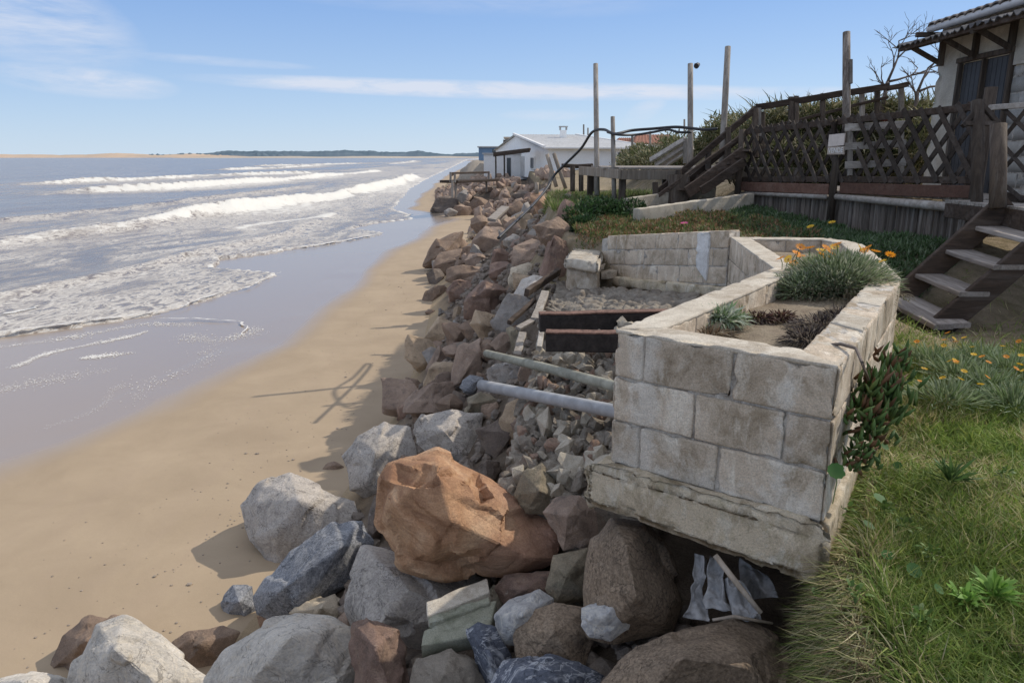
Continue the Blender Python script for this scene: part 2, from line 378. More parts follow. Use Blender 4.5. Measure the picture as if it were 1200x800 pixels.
M['grey_wood_x'] = wood('grey_weathered_plank', (.34, .30, .26), (.17, .145, .12), (.44, .41, .37), (.12, 1, 1))
M['grey_wood_y'] = wood('grey_weathered_tread', (.36, .31, .27), (.18, .15, .125), (.48, .44, .40), (1, .1, 1))
M['grey_wood_z'] = wood('grey_weathered_post', (.30, .265, .225), (.16, .135, .11), (.40, .37, .33), (1, 1, .08))
M['log'] = wood('split_weathered_log', (.20, .165, .135), (.05, .04, .032), (.36, .32, .28), (1, 1, .06), .9, 30)
M['pole_wood'] = wood('round_pole_wood', (.32, .26, .20), (.16, .13, .10), (.38, .34, .29), (1, 1, .07))
def plain(name, c, rough=.6, metal=0.0, var=.25, scale=8, spec=.4, bump=.2):
    m, nt, b = newmat(name); t = NT(nt)
    k = t.ramp(t.noise(scale, 6, .65, .4), [(.3, sc(c, 1 - var)), (.7, sc(c, 1 + var))]); t.ln(k, b.inputs['Base Color'])
    b.inputs['Roughness'].default_value = rough; b.inputs['Metallic'].default_value = metal; b.inputs['Specular IOR Level'].default_value = spec
    t.ln(t.bump(t.noise(scale * 8, 5, .7), bump, .004), b.inputs['Normal']); return m
M['hose'] = plain('black_hose_plastic', (.03, .03, .032), .5)
M['door_paint'] = plain('dark_slate_paint', (.060, .060, .062), .6, 0, .2, 5)
M['gutter'] = plain('pale_gutter_plastic', (.55, .54, .53), .45, 0, .12, 6)
M['corrugated'] = plain('dull_corrugated_sheet', (.10, .095, .095), .8, 0, .3, 6)
M['tile_roof'] = plain('dull_roof_tile', (.20, .17, .15), .85, 0, .4, 8)
M['pvc'] = plain('weathered_grey_pipe', (.33, .33, .33), .7, 0, .22, 10)
M['pvc_green'] = plain('mossy_concrete_pipe', (.29, .28, .225), .85, 0, .32, 12, .2, .5)
M['tar'] = plain('blackened_timber', (.034, .028, .025), .75, 0, .5, 20, .25, .6)
M['rust'] = plain('rusty_edge', (.17, .10, .075), .85, 0, .55, 26, .2, .7)
M['bag'] = plain('dirty_white_plastic_sheet', (.31, .30, .29), .75, 0, .5, 14, .2, .5)
M['red_cloth'] = plain('red_cloth', (.55, .04, .05), .9, 0, .2, 8)
M['sign_board'] = plain('pale_sign_board', (.66, .57, .50), .8, 0, .12, 14)
M['sign_wood'] = plain('bare_sign_wood', (.46, .38, .31), .85, 0, .25, 20)
M['white_letter'] = plain('white_letter_paint', (.72, .70, .66), .8, 0, .08, 20)
M['glass'] = plain('dim_window_glass', (.05, .06, .07), .12, 0, .1, 3, .6, 0)
M['twig'] = plain('bare_twig', (.14, .11, .09), .9, 0, .3, 12)
def leafmat(name, tint=(1, 1, 1), trans=.25, rough=.6):
    m, nt, b = newmat(name); t = NT(nt)
    c = t.mix(t.attr('tint'), tint, 1.0, 'MULTIPLY'); v = t.ramp(t.noise(5, 3, .6), [(.3, .8), (.7, 1.2)]); c = t.mix(c, v, 1.0, 'MULTIPLY')
    t.ln(c, b.inputs['Base Color']); b.inputs['Roughness'].default_value = rough; b.inputs['Specular IOR Level'].default_value = .25
    tr = t.node('ShaderNodeBsdfTranslucent'); t.ln(c, tr.inputs[0]); ms = t.node('ShaderNodeMixShader'); ms.inputs[0].default_value = trans
    t.ln(b.outputs[0], ms.inputs[1]); t.ln(tr.outputs[0], ms.inputs[2]); out = nt.nodes['Material Output']; t.ln(ms.outputs[0], out.inputs[0]); return m
M['leaf'] = leafmat('leaf_tissue', (1, 1, 1), .32); M['petal'] = leafmat('orange_petal', (1, 1, 1), .3)
# ------------------------------------------------------------------ terrain functions
fy = [-5, 5.2, 7.4, 9.2, 11.4, 15.3, 24, 38, 49, 55, 60, 80, 120, 170, 300, 1200]
fx = [-3.2, -2.5, -2.3, -2.1, -1.95, -2.0, -2.6, -2.4, -2.3, -2.6, -6.0, -8, -10.5, -12, -15, -30]
gy = [-5, 2, 4, 6, 8, 10, 13, 20, 30, 48, 58, 80, 120, 300, 1200]
gx = [.3, .75, .75, .7, .8, .45, .45, .7, 1.4, 2.2, -1.5, -3.0, -5.0, -8, -20]
zy = [-5, 5, 6.5, 9, 11, 14, 30, 52]; zz = [1.5, 1.65, 2.05, 2.25, 2.6, 2.6, 2.3, 1.75]
ey = [-5, 2.0, 2.8, 5.0, 7.0, 7.7, 9.4, 10.2, 14, 30, 1200]; ex = [1.15, 1.18, 1.42, 2.6, 2.75, 2.3, 1.35, .75, .7, 1.6, 2.5]
def ztop(x, y):
    k = sstep(3.3, 3.9, x); z = 2.42 + .50 * (sstep(5.2, 8.4, y) * (1 - k) + sstep(7.1, 8.7, y) * k) + .17 * sstep(9, 13, y)
    z = z + 1.35 * sstep(13.2, 16.5, y + (x - 5) * .3) * sstep(3.8, 6.5, x) * (1 - sstep(26, 40, y))
    z = z - .35 * sstep(16, 26, y) * (1 - sstep(3.8, 6.5, x))
    z = z + .35 * sstep(1.8, 4.0, x) * (1 - sstep(4.5, 7, y)) * .3
    return z
def terr(x, y, fine=True):
    x = np.asarray(x, float); y = np.asarray(y, float)
    f = np.interp(y, fy, fx); g = np.interp(y, gy, gx); zl = np.interp(y, zy, zz); e = np.interp(y, ey, ex)
    e = np.maximum(e, g + .12)
    t = np.clip((x - f) / (g - f), 0, 1); low = zl * t ** 1.15
    P = np.stack([x, y, x * 0], -1).reshape(-1, 3)
    if fine: low = low + (t > 0) * (fbm(P * 1.3, 3, 3).reshape(x.shape)) * .13 * np.minimum(t * 4, 1)
    top = ztop(x, y)
    if fine: top = top + fbm(P * 1.1, 3, 8).reshape(x.shape) * .05
    c = sstep(e - .22, e + .03, x)
    return low * (1 - c) + np.maximum(top, low) * c
def hit(px, py):
    r = ray(px, py); d = np.geomspace(1.5, 400, 1500)
    X = r.x * d; Y = r.y * d; Z = EYE + r.z * d; h = terr(X, Y, False); k = np.argmax(Z <= h)
    return float(d[k]) if (Z <= h).any() else 200.0
def shore_x(y): return np.interp(y, [-5, 5, 9.2, 11.6, 16, 21, 27, 33, 38.5, 44, 50, 54, 60, 80, 120, 170, 300, 1200], [-9.5, -8.3, -6.9, -6.0, -5.2, -5.15, -5.5, -5.2, -4.5, -4.6, -3.5, -5, -8, -9.5, -12, -14.5, -19, -60])
def swash_x(y):
    y = np.asarray(y, float)
    b = np.interp(y, [-5, 5, 12, 17, 18.6, 19.4, 20.4, 23, 26, 26.8, 28, 31, 33, 36, 40, 41.5, 44, 48, 51, 55, 60, 100, 170, 300, 1200], [-15, -14, -13, -12.3, -10.5, -9.6, -9.3, -8.7, -8.3, -8.7, -11.2, -12.2, -10.8, -8.9, -6.9, -7.0, -9.5, -8.8, -6.5, -7.6, -9.5, -13.5, -17.5, -24, -70])
    P = np.stack([y * .35, y * 0, y * 0 + 4], -1).reshape(-1, 3); return b + fbm(P * 2, 3, 12).reshape(y.shape) * .35
# ------------------------------------------------------------------ beach (sand) sheet
def grid(xs, ys, zf, warp=None):
    X, Y = np.meshgrid(xs, ys); Z = zf(X, Y); v = np.stack([X, Y, Z], -1).reshape(-1, 3); nx, ny = len(xs), len(ys)
    i = np.arange(ny - 1)[:, None] * nx + np.arange(nx - 1)[None]; f = np.stack([i, i + 1, i + 1 + nx, i + nx], -1).reshape(-1, 4)
    return v, f
def sand_mat():
    m, nt, b = newmat('beach_sand'); t = NT(nt)
    wet = t.attr('tint', 'Fac')
    c = t.ramp(t.noise(.9, 5, .6, .5), [(.3, (.33, .245, .155)), (.7, (.405, .305, .197))])
    c = t.mix(c, t.ramp(t.noise(300, 3, .7), [(.3, .84), (.7, 1.12)]), 1.0, 'MULTIPLY')
    streak = t.ramp(t.noise(1.6, 6, .65, .8, (2.0, .35, 1)), [(.45, 0.0), (.7, 1.0)])
    c = t.mix(c, (.34, .25, .17), t.math('MULTIPLY', streak, .28))
    w = t.math('ADD', wet, t.math('MULTIPLY', t.math('SUBTRACT', t.noise(.55, 5, .55, .6, (1.6, .5, 1)), .5), .3))
    wf = t.ramp(w, [(.14, 0.0), (.38, .5), (.62, 1.0)])
    damp = t.ramp(w, [(.02, 0.0), (.36, 1.0)])
    c = t.mix(c, (.30, .225, .15), t.math('MULTIPLY', damp, .5))
    c = t.mix(c, (.33, .255, .185), wf)
    t.ln(c, b.inputs['Base Color'])
    r = t.ramp(w, [(.20, .92), (.42, .5), (.68, .2)]); t.ln(r, b.inputs['Roughness'])
    b.inputs['Specular IOR Level'].default_value = .5
    dry = t.math('SUBTRACT', 1.0, wf)
    nb = t.node('ShaderNodeBump'); t.ln(t.math('MULTIPLY', dry, .35), nb.inputs['Strength']); nb.inputs['Distance'].default_value = .012; t.ln(t.noise(5, 8, .6), nb.inputs['Height'])
    n2 = t.bump(t.noise(2.2, 3, .5, .3, (2, .5, 1)), .12, .012, nb.outputs[0]); t.ln(n2, b.inputs['Normal']); return m
M['sand'] = sand_mat()
xs = np.concatenate([np.linspace(-400, -40, 20, endpoint=False), np.linspace(-40, -14, 60, endpoint=False), np.linspace(-14, 2, 200), np.linspace(3, 20, 8)])
ys = np.concatenate([np.linspace(-30, 2, 12, endpoint=False), np.geomspace(2, 1200, 420)])
def sandz(X, Y):
    sx = shore_x(Y); d = X - sx
    z = np.where(d < 0, d * .022, np.minimum(d * .018, .07)) - .035
    P = np.stack([X * .8, Y * .8, X * 0], -1).reshape(-1, 3)
    return np.maximum(z, -2.5) + fbm(P, 3, 21).reshape(X.shape) * .012 * (d > -1)
v, f = grid(xs, ys, sandz)
P = v.copy(); d = v[:, 0] - shore_x(v[:, 1]); P[:, 2] = 0
wob = fbm(P * np.array([.35, .12, 1]), 3, 33) * .7
wet = np.clip(.5 - (d + wob) / 1.5, 0, 1)
o = link('beach', v, f, M['sand'], origin=(0, 0, 0), smooth=True, colors=np.stack([wet, wet, wet, wet * 0 + 1], -1)); struct(o)
# ------------------------------------------------------------------ sea
def sea_mat():
    m, nt, b = newmat('sea_water'); t = NT(nt)
    foam = t.attr('tint', 'Fac')
    n1 = t.noise(1.5, 9, .68, .7, (1.2, .8, 1)); n2 = t.noise(.55, 5, .6, 1.0, (1.5, .5, 1))
    lace = t.math('ABSOLUTE', t.math('SUBTRACT', t.noise(1.9, 6, .6, 1.3, (1.3, .65, 1)), .5))
    lacef = t.ramp(lace, [(0.0, 1.0), (.05, .6), (.13, 0.0)])
    k = t.math('ADD', foam, t.math('MULTIPLY', t.math('SUBTRACT', n1, .5), 1.5))
    solid = t.ramp(k, [(.52, 0.0), (.74, 1.0)])
    k2 = t.math('MULTIPLY', t.math('MULTIPLY', lacef, t.ramp(t.math('ADD', foam, t.math('SUBTRACT', n2, .5)), [(.06, 0.0), (.34, 1.0)])), .95)
    ff = t.math('MAXIMUM', solid, k2)
    wc = t.ramp(t.noise(.10, 4, .6, .4, (1.5, .35, 1)), [(.35, (.15, .12, .10)), (.7, (.24, .19, .145))])
    c = t.mix(wc, t.mix((.60, .56, .50), (.70, .67, .60), t.ramp(k, [(.6, 0.0), (.95, 1.0)])), ff); t.ln(c, b.inputs['Base Color'])
    r = t.mix(.2, .8, ff); t.ln(r, b.inputs['Roughness']); b.inputs['IOR'].default_value = 1.33; b.inputs['Specular IOR Level'].default_value = .5
    h = t.bump(t.noise(.9, 7, .62, .6, (1.4, .55, 1)), .55, .16); h = t.bump(t.noise(5, 5, .6, .3, (1.3, .7, 1)), .35, .02, h)
    h = t.bump(ff, .3, .03, h)
    t.ln(h, b.inputs['Normal']); return m
M['sea'] = sea_mat()
def build_sea():
    nr, nc = 620, 640
    r = np.geomspace(7, 9000, nr); th = np.radians(np.linspace(-86, 3.5, nc))
    R, T = np.meshgrid(r, th, indexing='ij'); X = R * np.sin(T) + 0; Y = R * np.cos(T)
    P2 = np.stack([X, Y, X * 0], -1).reshape(-1, 3); shp = X.shape
    def nz(sx, sy, o=3, s=0): return fbm(P2 * np.array([sx, sy, 1]), o, s).reshape(shp)
    z = np.zeros(shp) - .055; foam = np.zeros(shp)
    sw = swash_x(Y); off = sw - X                                  # metres seaward of the swash edge
    # breakers: (list of y, x), height, crest range
    waves = [([5, 20, 35, 43, 59, 70, 85, 117, 170], [-29, -26.5, -24.5, -22.7, -22, -19.2, -18.5, -18.2, -21], .55, 5, 190, 1.0),
             ([20, 60, 88, 98, 140, 200, 300], [-62, -55, -50, -45, -41, -38, -44], .62, 78, 240, 1.0),
             ([60, 130, 158, 191, 300], [-80, -69, -66, -53, -58], .65, 105, 210, 1.0),
             ([5, 17, 26, 40, 60, 90], [-21, -16.5, -14, -12.2, -13.2, -16], .13, 8, 100, .42),
             ([20, 40, 60, 100, 160], [-40, -35, -32, -29, -31], .2, 26, 120, .30),
             ([100, 200, 300, 420], [-100, -92, -88, -95], .6, 230, 380, .9), ([200, 400, 700], [-140, -100, -90], .6, 330, 520, .9), ([60, 120, 200, 320], [-130, -118, -100, -98], .5, 100, 135, .5),
             ([300, 600, 1200], [-60, -80, -150], .6, 420, 900, .9)]
    for wi, (yy, xx, H, y0, y1, fo) in enumerate(waves):
        cx = np.interp(Y, yy, xx) + nz(.0, .12, 3, 40 + wi) * 1.1
        d = X - cx                                               # >0 shoreward
        env = sstep(y0, y0 + min(15, (y1 - y0) * .15), Y) * (1 - sstep(y1 - (y1 - y0) * .25, y1, Y)) * np.clip(.95 + .7 * nz(.0, .05, 2, 60 + wi), .3, 1.2)
        w = np.where(d > 0, .9, 2.6) * (H / .5) ** .5
        prof = np.exp(-(d / w) ** 2)
        z += prof * H * env * (1.25 if wi == 0 else 1) * (1 + .25 * nz(1.2, .9, 3, 70 + wi))
        face = sstep(-.35, .15, d) * (1 - sstep(.5 + .6 * env, 1.5 + 1.2 * env, d + nz(.6, .4, 4, 80 + wi) * 1.5))
        foam = np.maximum(foam, face * np.clip(env * 1.25, 0, 1) * fo * 1.15)
        trail = sstep(-9 * H / .5, -1, d) * (1 - sstep(-1, .3, d)); foam = np.maximum(foam, trail * .50 * env * fo)
        front = sstep(0, 1, d) * (1 - sstep(4, 12, d)); foam = np.maximum(foam, front * .58 * env * fo)
    # swell and chop
    amp = sstep(3, 20, off)
    z += amp * (nz(.16, .05, 3, 5) * .13 + nz(.7, .35, 3, 6) * .05)
    # surf zone lacing
    zone = (1 - sstep(5, 19, off)) ; foam = np.maximum(foam, zone * (.24 + .55 * nz(.22, .10, 3, 9)))
    far = sstep(60, 160, Y) * (1 - sstep(30, 90, off)); foam = np.maximum(foam, far * (.18 + .55 * nz(.10, .02, 3, 15)))
    band = np.exp(-((off - 3.4 - 1.5 * nz(.0, .15, 2, 17)) / .8) ** 2); foam = np.maximum(foam, band * (.42 + .7 * nz(.12, .12, 2, 18)) * sstep(14, 20, Y))
    band = np.exp(-((off - 7.5 - 2.5 * nz(.0, .08, 2, 19)) / 1.0) ** 2); foam = np.maximum(foam, band * (.45 + .7 * nz(.12, .12, 2, 20)) * sstep(24, 34, Y))
    # thin leading edge
    edge = np.exp(-((off - .14) / (.10 + .0035 * R)) ** 2) * np.clip(.75 + .5 * nz(.2, .3, 2, 22), 0, 1); foam = np.maximum(foam, edge * .95)
    z = np.where(off < 1.5, -.055 - (1.5 - off) * .025, z)
    z += np.clip(foam - .5, 0, 1) * .05 * (off > 0)
    # keep the thin sheet on top of the sand up to the swash edge
    sandh = sandz(X, Y); z = np.where((off >= 0), np.maximum(z, sandh + .012), sandh - .05)
    z = np.where(R > 1500, 0.0, z)
    v = np.stack([X, Y, z], -1).reshape(-1, 3); i = np.arange(nr - 1)[:, None] * nc + np.arange(nc - 1)[None]
    f = np.stack([i, i + 1, i + 1 + nc, i + nc], -1).reshape(-1, 4)[:, ::-1]
    offf = off.ravel(); keep = (offf[f] > -1.2).any(1)
    foam = np.clip(foam, 0, 1).ravel()
    o = link('sea', v, f[keep], M['sea'], origin=(0, 0, 0), smooth=True, colors=np.stack([foam, foam, foam, foam * 0 + 1], -1)); struct(o)
build_sea()
def foam_line(pts, w, label, seed, film=False):
    P = []
    for i in range(len(pts) - 1):
        for k in range(40): t = k / 40; P.append(np.array(pts[i]) * (1 - t) + np.array(pts[i + 1]) * t)
    P = np.array(P); n = len(P); q3 = np.stack([P[:, 0], P[:, 1], P[:, 0] * 0], -1); P = P + np.stack([fbm(q3 * .8, 3, seed), fbm(q3 * .8 + 9, 3, seed)], -1) * .35
    T = np.gradient(P, axis=0); T /= np.linalg.norm(T, axis=1)[:, None] + 1e-9; Nn = np.stack([-T[:, 1], T[:, 0]], -1)
    a = w * np.clip(.5 + 1.3 * fbm(q3 * 3.1, 3, seed + 2), .0, 1.6) * np.clip(1.4 * np.sin(np.linspace(0, math.pi, n)), 0, 1); b = w * np.clip(.4 + 1.6 * fbm(q3 * 4.3 + 4, 3, seed + 5), .0, 1.8) * np.clip(1.4 * np.sin(np.linspace(0, math.pi, n)), 0, 1)
    L = P + Nn * a[:, None]; Rr = P - Nn * b[:, None]; z = np.maximum(sandz(P[:, 0], P[:, 1]) + .016, -.035)
    v = np.vstack([np.column_stack([L, z]), np.column_stack([P, z + .006]), np.column_stack([Rr, z])]); f = [(i, i + 1, n + i + 1, n + i) for i in range(n - 1)] + [(n + i, n + i + 1, 2 * n + i + 1, 2 * n + i) for i in range(n - 1)]
    o = link('foam_line', v, f, M['foam'], smooth=True); stuff(o); o['label'] = label; o['category'] = 'sea foam'
m, nt, b_ = newmat('sea_foam'); t = NT(nt); t.ln(t.ramp(t.noise(40, 5, .7), [(.35, (.42, .38, .33)), (.55, (.72, .69, .64))]), b_.inputs['Base Color']); b_.inputs['Roughness'].default_value = .9; t.ln(t.bump(t.noise(60, 5, .7), .6, .01), b_.inputs['Normal']); M['foam'] = m
def wp(*p): return [tuple(atz(x, y, -.03))[:2] for x, y in p]
foam_line([(float(swash_x(y)) , y) for y in np.linspace(9, 26.5, 14)], .07, 'white foam edge of the nearest wave sheet', 1)
foam_line([(float(swash_x(y)) , y) for y in np.linspace(33, 41, 6)], .12, 'white foam edge of the second wave sheet', 2)
foam_line(wp((180, 371), (230, 371), (280, 374), (294, 383), (286, 395)), .05, 'thin curved foam line on the wet sand by the first sheet', 3)
def foam_specks(paths, label):
    mb = MB(); r = random.Random(8)
    for pts, n, spread, size in paths:
        for _ in range(n):
            t = r.random() * (len(pts) - 1); i = int(t); f = t - i; x = pts[i][0] * (1 - f) + pts[i + 1][0] * f; y = pts[i][1] * (1 - f) + pts[i + 1][1] * f
            w = .35 + .65 * abs(math.sin(x * 3.1) * math.sin(y * 1.7 + 1)); x += r.gauss(0, spread) * w + .25 * math.sin(y * 2.3); y += r.gauss(0, spread * 1.3) * w; q = size * r.uniform(.3, 1.2) * w; z = float(sandz(np.array([x]), np.array([y]))[0]) + .007
            m = 6; a0 = r.uniform(0, 6); st = r.uniform(1, 2.2); vs = [(x + math.cos(a0 + k) * q * r.uniform(.7, 1.2), y + math.sin(a0 + k) * q * st, z) for k in [2 * math.pi * j / m for j in range(m)]] + [(x, y, z + q * .25 + .002)]
            mb.add(vs, [(k, (k + 1) % m, m) for k in range(m)])
    o = build('foam_bubbles', mb, M['foam'], origin=(0, 0, 0), smooth=True); stuff(o); o['label'] = label; o['category'] = 'sea foam'
foam_specks([(wp((0, 424), (50, 412), (98, 402), (130, 392), (165, 384)), 1500, .10, .022), (wp((95, 415), (125, 413), (165, 410)), 500, .09, .02), (wp((60, 500), (95, 478), (130, 462), (160, 448)), 350, .12, .012), (wp((150, 470), (200, 440), (260, 405), (300, 380)), 500, .2, .014), (wp((10, 455), (60, 440), (120, 430)), 500, .22, .014), (wp((200, 390), (250, 398), (290, 385)), 500, .18, .018), (wp((0, 400), (80, 388), (180, 375), (240, 378)), 900, .16, .022)], 'scattered foam bubbles left on the wet sand and in the thin water')
def beach_specks():
    mb = MB(); r = random.Random(18); base, fc = ico(1)
    for _ in range(420):
        y = math.exp(r.uniform(math.log(4.5), math.log(26))); f = float(np.interp(y, fy, fx)); x = f - abs(r.gauss(0, .9)) - r.random() * 1.0; q = r.uniform(.004, .014) * (2.2 if r.random() < .06 else 1)
        if x < shore_x(y) + .6: continue
        v = base * np.array([r.uniform(.8, 1.3), r.uniform(.8, 1.3), .5]) * q; mb.add(v + np.array([x, y, float(sandz(np.array([x]), np.array([y]))[0]) + q * .2]), fc)
    o = build('beach_pebbles', mb, M['rock'], origin=(0, 0, 0)); stuff(o); o.color = (.34, .28, .22, 1); o['label'] = 'small pebbles and shell bits scattered on the dry sand'; o['category'] = 'pebbles'
foam_line(wp((0, 368), (30, 362), (47, 357)), .16, 'small foam crest breaking at the left edge', 7)
def far_land():
    mats = {}
    for n, c, c2 in (('far_dune_sand', (.52, .40, .30), (.42, .34, .27)), ('far_forest', (.10, .14, .17), (.15, .19, .22)), ('far_sand', (.48, .42, .34), (.40, .35, .3))):  # the bluish forest tone has distance haze put into its colour
        m, nt, b = newmat(n); t = NT(nt); t.ln(t.ramp(t.noise(.006, 6, .6, .3), [(.35, c2), (.6, c)]), b.inputs['Base Color']); b.inputs['Roughness'].default_value = 1; b.inputs['Specular IOR Level'].default_value = 0; mats[n] = m
    def ridge(name, az0, az1, dist, h, mat, depth, seed, tooth=.1, fade=.06):
        n = 260; a = np.linspace(math.radians(az0), math.radians(az1), n); s = np.linspace(0, 1, n)
        hh = h * (np.minimum(1, np.minimum(s, 1 - s) / fade)) * (.75 + .35 * fbm(np.stack([a * 25, a * 0, a * 0 + seed], -1), 4, seed) + tooth * fbm(np.stack([a * 320, a * 0, a * 0], -1), 2, seed + 3))
        rows = []
        for k, (dd, q) in enumerate(((0, -.05), (.15, .55), (.4, .95), (.6, 1), (1, -.05))):
            rr = dist + dd * depth; rows.append(np.stack([np.sin(a) * rr, np.cos(a) * rr, np.where(q < 0, -2, hh * q)], -1))
        v = np.vstack(rows); f = [(r * n + i, r * n + i + 1, (r + 1) * n + i + 1, (r + 1) * n + i) for r in range(4) for i in range(n - 1)]
        o = link(name, v, f, mat, origin=(0, 0, 0), smooth=True); struct(o)
    ridge('far_dunes', -60, -18, 3600, 24, mats['far_dune_sand'], 700, 2, .05)
    ridge('far_beach', -24, 4, 2500, 7, mats['far_sand'], 900, 4, .02, .2)
    ridge('far_headland', -24.5, -3, 3900, 44, mats['far_forest'], 900, 6, .06, .18)
    ridge('far_wooded_shore', -9.5, 30, 3300, 36, mats['far_forest'], 900, 9, .12, .15)
    ridge('far_dune_ridge', -31, -12, 3750, 22, mats['far_forest'], 300, 12, .3, .3)
far_land()
# ------------------------------------------------------------------ bluff
def bluff_mat():
    m, nt, b = newmat('bluff_earth'); t = NT(nt)
    z = t.node('ShaderNodeSeparateXYZ'); t.ln(t.pos, z.inputs[0])
    c = t.ramp(t.noise(3.2, 7, .65, .4), [(.3, (.11, .085, .062)), (.7, (.23, .18, .135))])
    top = t.ramp(t.math('ADD', z.outputs[2], t.math('MULTIPLY', t.noise(2, 3), .3)), [(.0, 0.0), (1.0, 1.0)])
    lawn = t.math('MULTIPLY', t.math('GREATER_THAN', z.outputs[2], 2.28), t.math('GREATER_THAN', z.outputs[0], .2))
    c2 = t.ramp(t.noise(4, 6, .6, .3), [(.35, (.21, .17, .10)), (.65, (.36, .285, .20))]); c = t.mix(c, c2, lawn)
    low = t.ramp(t.math('ADD', z.outputs[2], t.math('MULTIPLY', t.noise(3, 4), .35)), [(.30, 1.0), (.62, 0.0)]); c = t.mix(c, (.41, .305, .19), low)
    c = t.mix(c, t.ramp(t.noise(90, 3, .7), [(.3, .75), (.7, 1.25)]), 1.0, 'MULTIPLY')
    t.ln(c, b.inputs['Base Color']); b.inputs['Roughness'].default_value = 1; b.inputs['Specular IOR Level'].default_value = .05
    h = t.bump(t.noise(9, 9, .7, .3), 1, .05); h = t.bump(t.noise(60, 5, .7), .8, .01, h); t.ln(h, b.inputs['Normal']); return m
M['bluff'] = bluff_mat()
xs = np.concatenate([np.linspace(-16, -4.5, 30, endpoint=False), np.linspace(-4.5, 6, 260, endpoint=False), np.linspace(6, 40, 30), np.linspace(45, 600, 12)])
ys = np.concatenate([np.linspace(-30, 0, 10, endpoint=False), np.linspace(0, 14, 260, endpoint=False), np.geomspace(14, 1200, 160)])
def bz(X, Y):
    z = terr(X, Y); f = np.interp(Y, fy, fx); return np.where(X < f - .05, -3.0, z - .03)
v, f = grid(xs, ys, bz); kp = (v[:, 2][f] > -2.9).any(1)
struct(link('bluff', v, f[kp], M['bluff'], origin=(0, 0, 0), smooth=True))
# ------------------------------------------------------------------ rocks
ICO = {}
def ico(n):
    if n not in ICO:
        bm = bmesh.new(); bmesh.ops.create_icosphere(bm, subdivisions=n, radius=1); bm.verts.ensure_lookup_table()
        ICO[n] = (np.array([v.co[:] for v in bm.verts]), [tuple(v.index for v in f.verts) for f in bm.faces]); bm.free()
    return ICO[n]
def rockmesh(pts, seed, edge, rough=.02, facets=26, tilt=.22, bev=.022):
    """angular stone: hull of a few points, cut finely, with flat chipped facets and fine roughness; returns verts about the centre"""
    pts = np.array([tuple(p) for p in pts]); c = pts.mean(0); r_ = np.random.default_rng(seed)
    bm = bmesh.new()
    for p in pts - c: bm.verts.new(p)
    res = bmesh.ops.convex_hull(bm, input=bm.verts)
    junk = [e for e in set(res['geom_interior']) | set(res['geom_unused']) if isinstance(e, bmesh.types.BMVert)]
    if junk: bmesh.ops.delete(bm, geom=junk, context='VERTS')
    size = float(np.abs(pts - c).max())
    try: bmesh.ops.bevel(bm, geom=list(bm.edges), offset=size * bev, segments=1, profile=.5, affect='EDGES', clamp_overlap=True)
    except Exception: pass
    bmesh.ops.triangulate(bm, faces=bm.faces)
    for _ in range(8):
        long = [e for e in bm.edges if e.calc_length() > edge * 1.5]
        if not long: break
        bmesh.ops.subdivide_edges(bm, edges=long, cuts=1, use_grid_fill=False); bmesh.ops.triangulate(bm, faces=[f for f in bm.faces if len(f.verts) > 3])
    bmesh.ops.recalc_face_normals(bm, faces=bm.faces); bm.normal_update(); bm.verts.index_update()
    v = np.array([q.co[:] for q in bm.verts]); nr = np.array([q.normal[:] for q in bm.verts]); f = [tuple(q.index for q in fc.verts) for fc in bm.faces]; bm.free()
    if facets:
        k = facets; sd_ = v[r_.integers(0, len(v), k)]; tl = r_.normal(0, 1, (k, 3)) * tilt; jit = np.stack([fbm(v / size * 2.2 + q, 2, seed + q) for q in (1, 5, 9)], -1) * size * .16
        wt = r_.uniform(.6, 1.5, k); d2 = (((v + jit)[:, None, :] - sd_[None]) ** 2).sum(-1) / wt[None] ** 2; o2 = np.argpartition(d2, 1, axis=1)[:, :2]; rows = np.arange(len(v)); da, db = d2[rows, o2[:, 0]] ** .5, d2[rows, o2[:, 1]] ** .5
        sw = da > db; i1 = np.where(sw, o2[:, 1], o2[:, 0]); i2 = np.where(sw, o2[:, 0], o2[:, 1]); gapd = np.abs(da - db)
        hh = [((v - sd_[q]) * tl[q]).sum(1) for q in (i1, i2)]; k2 = .5 * (1 - sstep(0, size * .05, gapd)); h = hh[0] * (1 - k2) + hh[1] * k2; lim = size * .07; h = np.clip(h, -lim, lim * .6)
        v = v + nr * h[:, None]
    w = fbm(v / size * 3 + seed * 1.3, 3, seed) * size * rough + fbm(v / size * 11 + seed, 3, seed + 3) * size * rough * .45
    rid = 1 - np.abs(vnoise(v / size * 2.6 + seed * .37, seed + 13)); w = w - np.clip(rid - .95, 0, 1) / .05 * size * rough * .8
    return v + nr * w[:, None], f, c
def rndpts(r, n=11, flat=.0):
    P = []
    for _ in range(n):
        q = Vector((r.gauss(0, 1), r.gauss(0, 1), r.gauss(0, 1))).normalized() * r.uniform(.7, 1.05); P.append(q)
    P += [Vector(q) * r.uniform(.75, .95) for q in ((1, .2, 0), (-.8, .3, .5), (.1, 1, 0), (0, -1, .4), (-.3, 0, -1))]; return P
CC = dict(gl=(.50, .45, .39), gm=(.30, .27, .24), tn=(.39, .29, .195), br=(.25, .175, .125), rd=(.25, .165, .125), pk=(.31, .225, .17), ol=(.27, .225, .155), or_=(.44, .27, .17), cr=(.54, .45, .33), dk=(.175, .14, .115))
ROCKN = [0]
def addrock(v, f, mat, col, label, cat='boulder', group=None, name='boulder'):
    o = link(name, v, f, mat, origin=tuple(v.mean(0)), smooth=True); o.data.set_sharp_from_angle(angle=math.radians(32)); tag(o, label, cat, group); o.color = (*col, 1); ROCKN[0] += 1; return o
